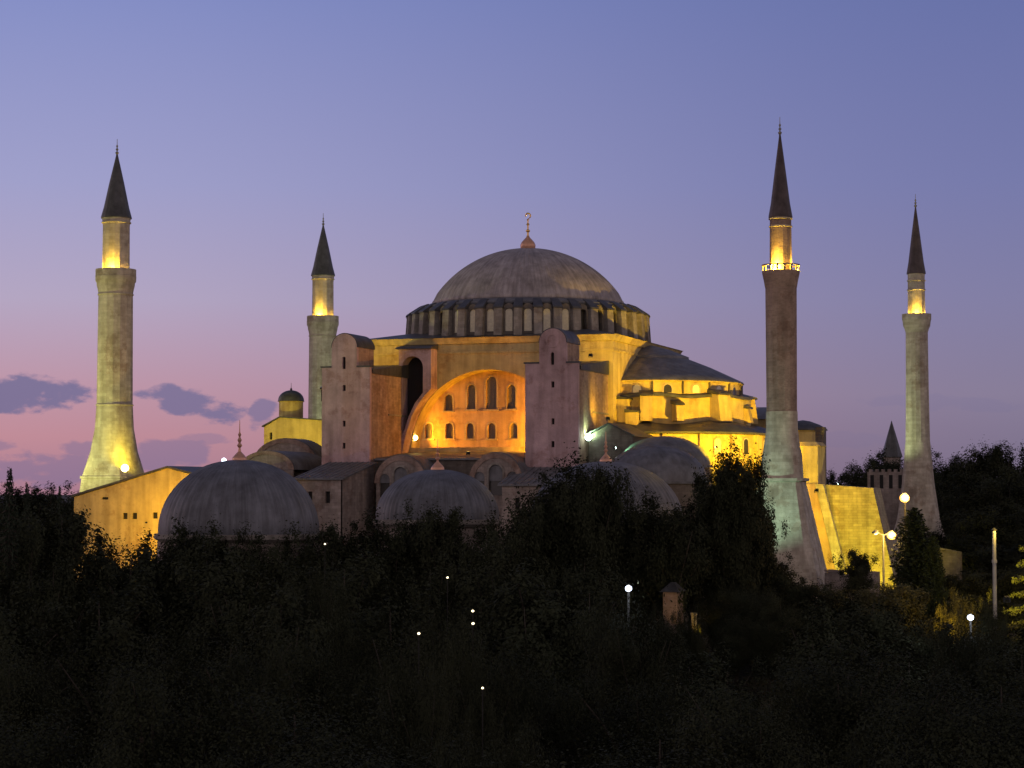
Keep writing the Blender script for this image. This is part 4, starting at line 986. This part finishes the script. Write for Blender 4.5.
def broadleaf(kind, seed, n_cl, n_leaf, leaf, R=3.7, H=10.0, base=2.2, mat='leaf', tall=1.0):
    rng = np.random.default_rng(seed)
    cz = (H + base) / 2; hz = (H - base) / 2
    cen = []; rad = []
    while len(cen) < n_cl:
        u = unit(rng.normal(size=3)) * rng.uniform(.25, 1.0) ** .6
        c = np.array([u[0] * R * .78, u[1] * R * .78, cz + u[2] * hz * .80])
        if u[2] < -.2 and rng.random() < .5: continue
        cen.append(c); rad.append(rng.uniform(.18, .36) * R)
    P = []; Nn = []
    for c, r in zip(cen, rad):
        m = int(n_leaf * (r / (.27 * R)) ** 2)
        d = unit(rng.normal(size=(m, 3))); rr = r * rng.uniform(.35, 1.12, m) ** .5
        p = c + d * rr[:, None] * np.array([1.1, 1.1, .8])
        P.append(p); Nn.append(unit(d + rng.normal(size=(m, 3)) * .7 + np.array([0, 0, .5])))
    P = np.concatenate(P); Nn = np.concatenate(Nn)
    crown = leaf_mesh('crown', P, Nn, leaf, rng, mat)
    mb = MB(); mb.tube((0, 0, 0), (.1, .05, 2.2), .34, .25, 9); mb.tube((.1, .05, 2.15), (.05, -.1, 5.2), .25, .15, 8); mb.tube((.05, -.1, 5.15), (0, 0, 8), .15, .05, 6)
    for c in cen[:12]:
        z = min(6.5, max(1.8, c[2] - rng.uniform(1.2, 2.6))); mid = (c[0] * .45, c[1] * .45, (z + c[2]) / 2 + .2)
        mb.tube((.06, 0, z), mid, .11, .08, 6); mb.tube(mid, tuple(c), .08, .025, 5)
    me = bpy.data.meshes.new('trunk'); me.from_pydata(mb.v, [], mb.f); me.materials.append(MATS['bark']); me.shade_smooth()
    PROTO[kind] = (crown, me, zmax(crown))
def feathery(kind, seed, n_limb, n_cl, n_leaf, leaf, R=3.8, H=10.0, base=1.8, up=.5, mat='leaf', width=1.0, fat=1.0):
    """Open crown: leaf sprays along rising limbs, with an uneven outline and gaps."""
    rng = np.random.default_rng(seed)
    mb = MB(); mb.tube((0, 0, 0), (.12, .05, H * .3), .32, .22, 9); mb.tube((.12, .05, H * .295), (.0, -.12, H * .6), .22, .12, 8); mb.tube((.0, -.12, H * .595), (.05, 0, H * .93), .12, .02, 6)
    limbs = [(np.array([0, 0, H * .45]), np.array([.1, 0, H * .97]))]
    for k in range(n_limb):
        a = k * 2.399 + rng.uniform(-.4, .4); f = (k + .5) / n_limb
        z0 = base + (H * .62 - base) * f
        l_ = R * rng.uniform(.55, 1.12) * (1 - .45 * f) * width
        e = np.array([math.cos(a) * l_, math.sin(a) * l_, min(H * .97, z0 + l_ * up * rng.uniform(.5, 1.9) + .4 + f * 1.6)])
        s0 = np.array([.06, 0, z0]); limbs.append((s0, e))
        m = s0 * .45 + e * .55 + np.array([0, 0, .25]); mb.tube(tuple(s0), tuple(m), .1, .06, 6); mb.tube(tuple(m), tuple(e), .06, .015, 5)
    P = []; Nn = []
    for k in range(n_cl):
        s0, e = limbs[k % len(limbs)]; t = rng.uniform(.3, 1.04)
        ll = np.linalg.norm(e - s0)
        c = s0 + (e - s0) * t + rng.normal(size=3) * np.array([.17, .17, .13]) * ll * .75
        c[2] = max(c[2], base * .6)
        r = R * rng.uniform(.07, .17) * (1.15 - .3 * t) * fat
        d = rng.normal(size=(n_leaf, 3)); 
        sp = rng.normal(size=3) * .5 + np.array([0, 0, .8]); sp /= np.linalg.norm(sp)
        st = 1 + rng.uniform(.1, 1.0)
        d = d + np.outer(d @ sp, sp) * (st - 1)
        P.append(c + d * r * .62)
        oc = unit((c - np.array([0, 0, H * .55])) * np.array([1, 1, .9])); Nn.append(unit(unit(d) * .35 + oc * .75 + rng.normal(size=(n_leaf, 3)) * .38 + np.array([0, 0, .3])))
    P = np.concatenate(P); Nn = np.concatenate(Nn)
    crown = leaf_mesh('crown', P, Nn, leaf, rng, mat)
    me = bpy.data.meshes.new('trunk'); me.from_pydata(mb.v, [], mb.f); me.materials.append(MATS['bark']); me.shade_smooth()
    PROTO[kind] = (crown, me, zmax(crown))
def conifer(kind, seed, tiers, boughs, leaf, H=10.0, R=2.4, mat='needle', droop=.35, dens=26, z0=1.2, pw=.9):
    rng = np.random.default_rng(seed); P = []; Nn = []
    mb = MB(); mb.tube((0, 0, 0), (0, 0, H * .55), .22, .13, 8); mb.tube((0, 0, H * .55), (0, 0, H * .97), .13, .02, 6)
    for k in range(tiers):
        f = k / (tiers - 1); z = z0 + (H - z0) * f * .98; L_ = R * (1 - f) ** pw + .16
        nb = max(4, int(boughs * (1 - .55 * f)))
        for j in range(nb):
            a = 2 * PI * (j + rng.uniform(-.3, .3)) / nb + k * 1.7; l_ = L_ * rng.uniform(.65, 1.15)
            d = np.array([math.cos(a), math.sin(a), 0]); s = np.array([-math.sin(a), math.cos(a), 0])
            tip = d * l_ + np.array([0, 0, z - droop * l_])
            if l_ > .4: mb.tube((0, 0, z), tuple(d * l_ * .9 + np.array([0, 0, z - droop * l_ * .8])), .04, .012, 4)
            m = int(dens * (l_ / R + .15) * 2)
            u = rng.uniform(.08, 1.0, m); w = (rng.uniform(-1, 1, m)) * (.33 * l_) * (1 - u * .75)
            p = d * (u * l_)[:, None] + s * w[:, None] + np.array([0, 0, 1.0]) * (z - droop * l_ * u ** 1.5 + rng.normal(size=m) * .05 * (1 + l_ * .3))[:, None]
            P.append(p); Nn.append(unit(np.array([0, 0, 1.0]) + rng.normal(size=(m, 3)) * .55))
    P = np.concatenate(P); Nn = np.concatenate(Nn)
    crown = leaf_mesh('crown', P, Nn, leaf, rng, mat, .4)
    me = bpy.data.meshes.new('trunk'); me.from_pydata(mb.v, [], mb.f); me.materials.append(MATS['bark']); me.shade_smooth()
    PROTO[kind] = (crown, me, H)
for i in range(4): feathery('near%d' % i, 11 + i, 15 + 2 * i, 200, 420, .055, R=4.0, up=(.55, .9, .4, 1.2)[i], width=(1.0, .85, 1.15, .8)[i], fat=1.3)
for i in range(4): feathery('far%d' % i, 31 + i, 14 + i, 150, 150, .105, up=(.5, .9, .3, 1.2)[i], width=(1.0, .9, 1.1, .8)[i])
feathery('tall0', 51, 22, 230, 190, .10, R=2.6, base=.4, up=1.3, fat=1.35)
feathery('pale0', 52, 16, 150, 150, .10, mat='leaf_pale', up=.6)
feathery('shrub0', 53, 14, 110, 150, .10, R=4.2, H=7, base=.4, mat='leaf_pale', up=.8)
conifer('fir', 61, 44, 13, .085, droop=.3, dens=30)
conifer('cypress', 62, 46, 12, .11, R=1.35, droop=-.5, z0=.3, pw=.45, dens=44)
conifer('cedar', 63, 11, 10, .13, R=3.6, droop=.12, dens=60, mat='needle_pale', pw=.7)
TREE_N = [0]
def tree(kind, px, top, d, label, width_px=None, name='tree', group=None, rot=None, cat='tree'):
    crown, trunk, H = PROTO[kind]
    tp = at(px, top, d); gz = ground_h(tp.x, tp.y)
    h = max(2.0, tp.z - gz); s = h / H
    t = thing(name, label, cat, (tp.x, tp.y, gz), group)
    sx = s
    if width_px: 
        co = np.empty(len(crown.vertices) * 3, dtype=np.float32); crown.vertices.foreach_get('co', co); rr = np.percentile(np.abs(co[::3]), 98)
        sx = (width_px / F_PX * d) / rr
    t.scale = (sx, sx, s * .97)
    rnd = random.Random(int(px * 131 + d * 7)); t.rotation_euler = (0, 0, rnd.uniform(0, 6.28) if rot is None else rot)
    for nm, me in (('crown', crown), ('trunk', trunk)):
        o = bpy.data.objects.new(nm, me); C.objects.link(o); o.parent = t
    TREE_N[0] += 1
    return t
DARK = 'dark leafy tree in the black wood in front of the mosque'
DG = 'dark trees in front of the mosque'
# skyline row right before the mosque: (px, top, half width px)
row = [(62, 484, 34), (104, 518, 26), (140, 531, 26), (176, 529, 26), (212, 521, 24), (246, 533, 22), (276, 536, 24), (306, 534, 24), (336, 526, 24), (366, 516, 22),
       (395, 506, 22), (418, 505, 20), (441, 500, 20), (463, 512, 20), (488, 508, 22), (514, 503, 22), (538, 488, 22), (562, 462, 26), (588, 448, 28), (610, 474, 22), (575, 470, 26),
       (646, 498, 26), (668, 508, 26), (690, 500, 24), (714, 466, 20), (737, 440, 22), (757, 500, 16), (776, 560, 18), (800, 584, 22), (826, 590, 22)]
rr = random.Random(5)
for i, (px, top, hw) in enumerate(row):
    d = 210 if 550 < px < 625 else 196 if px < 330 and px > 90 else 186 if px < 90 else rr.uniform(192, 206) if px < 560 else rr.uniform(214, 226)
    tree('far%d' % (i % 4), px, top - (13 + (7 if 165 < px < 345 else 0) if not 55 < px < 110 else 2), d, DARK, hw * 1.55, group=DG)
tree('tall0', 736, 437, 218, DARK, 29, group=DG)
tree('tall0', 720, 462, 216, DARK, 24, group=DG)
tree('tall0', 750, 456, 219, DARK, 20, group=DG)
tree('tall0', 741, 441, 216, DARK, 22, group=DG)
tree('tall0', 729, 450, 214, DARK, 24, group=DG)
tree('far2', 572, 452, 207, DARK, 38, group=DG)
tree('far0', 594, 444, 205, DARK, 30, group=DG)
tree('far1', 640, 478, 208, DARK, 34, group=DG)
tree('far3', 670, 490, 206, DARK, 34, group=DG)
# deeper rows, nearer and lower; they leave the lamps and the lit garden corner in view
KEEP = [(628, 594, 150), (447, 581, 128), (473, 627, 121), (419, 637, 112), (483, 691, 96), (325, 547, 165), (670, 618, 202), (692, 638, 199), (970, 624, 169), (1016, 604, 176), (960, 606, 194), (994, 578, 188), (884, 578, 224)]
for (d, y0, n, jit, kind, hwm) in [(180, 532, 15, 14, 'far', 50), (162, 556, 11, 16, 'far', 62), (130, 592, 11, 26, 'near', 76), (100, 640, 9, 36, 'near', 100), (76, 706, 8, 36, 'near', 122)]:
    for i in range(n):
        px = -40 + 1104 * (i + rr.uniform(.2, .8)) / n
        top = y0 + rr.uniform(-jit, jit); hw = hwm * rr.uniform(.8, 1.2); dd = d * rr.uniform(.95, 1.05)
        if px > 800 and d > 125: top += 46 if d > 150 else 24
        for (lx, ly, ld_) in KEEP:
            if dd < ld_ + 4 and abs(px - lx) < hw * 1.1 + 5: top = max(top, ly - 2 + 6 * (abs(px - lx) < hw * .5))
        tree('%s%d' % (kind, rr.randrange(4)), px, top, dd, DARK, hw, group=DG)
# low crowns right before the lamps, hiding their poles
for (px, top, d, hw) in [(622, 566, 144, 46), (640, 574, 143, 46), (440, 558, 123, 44), (455, 566, 122, 40), (466, 602, 115, 42), (482, 606, 114, 40), (412, 612, 106, 44), (428, 617, 105, 42), (476, 664, 90, 50), (494, 668, 89, 48), (318, 530, 160, 30), (331, 532, 159, 30), (964, 592, 164, 40), (984, 598, 163, 40), (684, 622, 194, 12), (704, 628, 194, 16), (652, 604, 195, 18), (672, 606, 194, 14), (660, 588, 196, 12), (685, 590, 196, 14), (697, 600, 194, 10), (722, 580, 206, 30), (752, 574, 205, 30), (780, 586, 204, 28), (736, 596, 200, 30), (768, 600, 199, 30), (994, 584, 185, 24)]:
    tree('near%d' % rr.randrange(4), px, top, d, DARK, hw, group=DG)
# left edge conifers
tree('fir', 10, 456, 180, 'dark pointed fir at the left edge of the picture', 30, name='fir_tree', cat='fir tree')
tree('fir', 27, 474, 196, 'short fir tip just right of the left edge fir', 20, name='fir_tree', cat='fir tree')
tree('fir', 60, 476, 190, 'fir tip left of the yellow gabled building', 16, name='fir_tree', cat='fir tree')
tree('far1', -4, 482, 184, 'dark round tree cut by the left edge', 44)
tree('far2', 30, 500, 182, 'low round tree between the two left fir tips', 40)
# right side
tree('cypress', 914, 503, 222, 'dark cypress column beneath the glaring street lamp', 25, name='cypress_tree', cat='cypress')
tree('cypress', 933, 532, 219, 'shorter dark cypress leaning against the cypress by the lamp', 15, name='cypress_tree', cat='cypress')
tree('cedar', 1029, 524, 197, 'layered cedar at the right edge lit yellow from the left', 36, name='cedar_tree', cat='cedar')
tree('shrub0', 966, 578, 200, 'lit pale shrub beside the path below the right minaret', 22, name='shrub', cat='shrub')
tree('shrub0', 948, 596, 196, 'small pale bush left of the lit shrub', 16, name='shrub', cat='shrub')
tree('pale0', 898, 574, 205, 'grey green tree under the two armed street lamp', 34)
tree('pale0', 866, 582, 208, 'grey green tree before the sloping buttress', 26)
tree('far0', 856, 541, 262, 'small dark tree against the yellow buttress', 20)
for (px, top, hw) in [(842, 590, 26), (920, 612, 28), (946, 630, 30), (985, 622, 30), (1012, 626, 30), (880, 612, 28)]:
    tree('far%d' % rr.randrange(4), px, top, rr.uniform(180, 190), DARK, hw * 1.3, group=DG)
# far bank of trees on the rising ground at the right
BANK = 'dark tree in the wood on the skyline at the right'
for i, (px, top, d, hw) in enumerate([(832, 470, 430, 18), (848, 466, 424, 18), (866, 456, 425, 20), (884, 452, 440, 20), (902, 456, 432, 18), (932, 450, 425, 22), (950, 458, 430, 22), (968, 455, 425, 20),
                                      (988, 440, 400, 24), (1008, 443, 395, 26), (1026, 437, 400, 26), (960, 478, 390, 26), (984, 470, 380, 30), (1010, 474, 375, 30), (942, 490, 385, 22),
                                      (962, 512, 350, 28), (990, 505, 345, 30), (1020, 508, 340, 30), (846, 486, 420, 22), (950, 540, 330, 20), (1000, 545, 325, 32), (975, 540, 328, 30)]):
    tree('far%d' % (i % 4), px, top - 8, d, BANK, hw * 1.25, group='wood on the right skyline')
# low growth that closes the garden at the right and the horizon at the left
for (px, top, d, hw) in [(948, 566, 262, 20), (978, 562, 258, 24), (1004, 566, 250, 24), (1026, 560, 250, 26), (960, 590, 232, 22), (990, 592, 228, 24), (1020, 596, 225, 24), (930, 586, 240, 16)]:
    tree('shrub0' if False else 'far%d' % rr.randrange(4), px, top, d, 'dark low tree in the garden round the slim lit post', hw * 1.3, group='low garden trees at the right')
for (px, top, d, hw) in [(-8, 474, 330, 30), (12, 477, 340, 28), (32, 478, 335, 28), (52, 476, 345, 28), (72, 478, 350, 26), (92, 482, 350, 22)]:
    tree('far%d' % rr.randrange(4), px, top, d, 'far dark tree on the horizon at the left edge', hw * 1.3, group='trees on the left horizon')
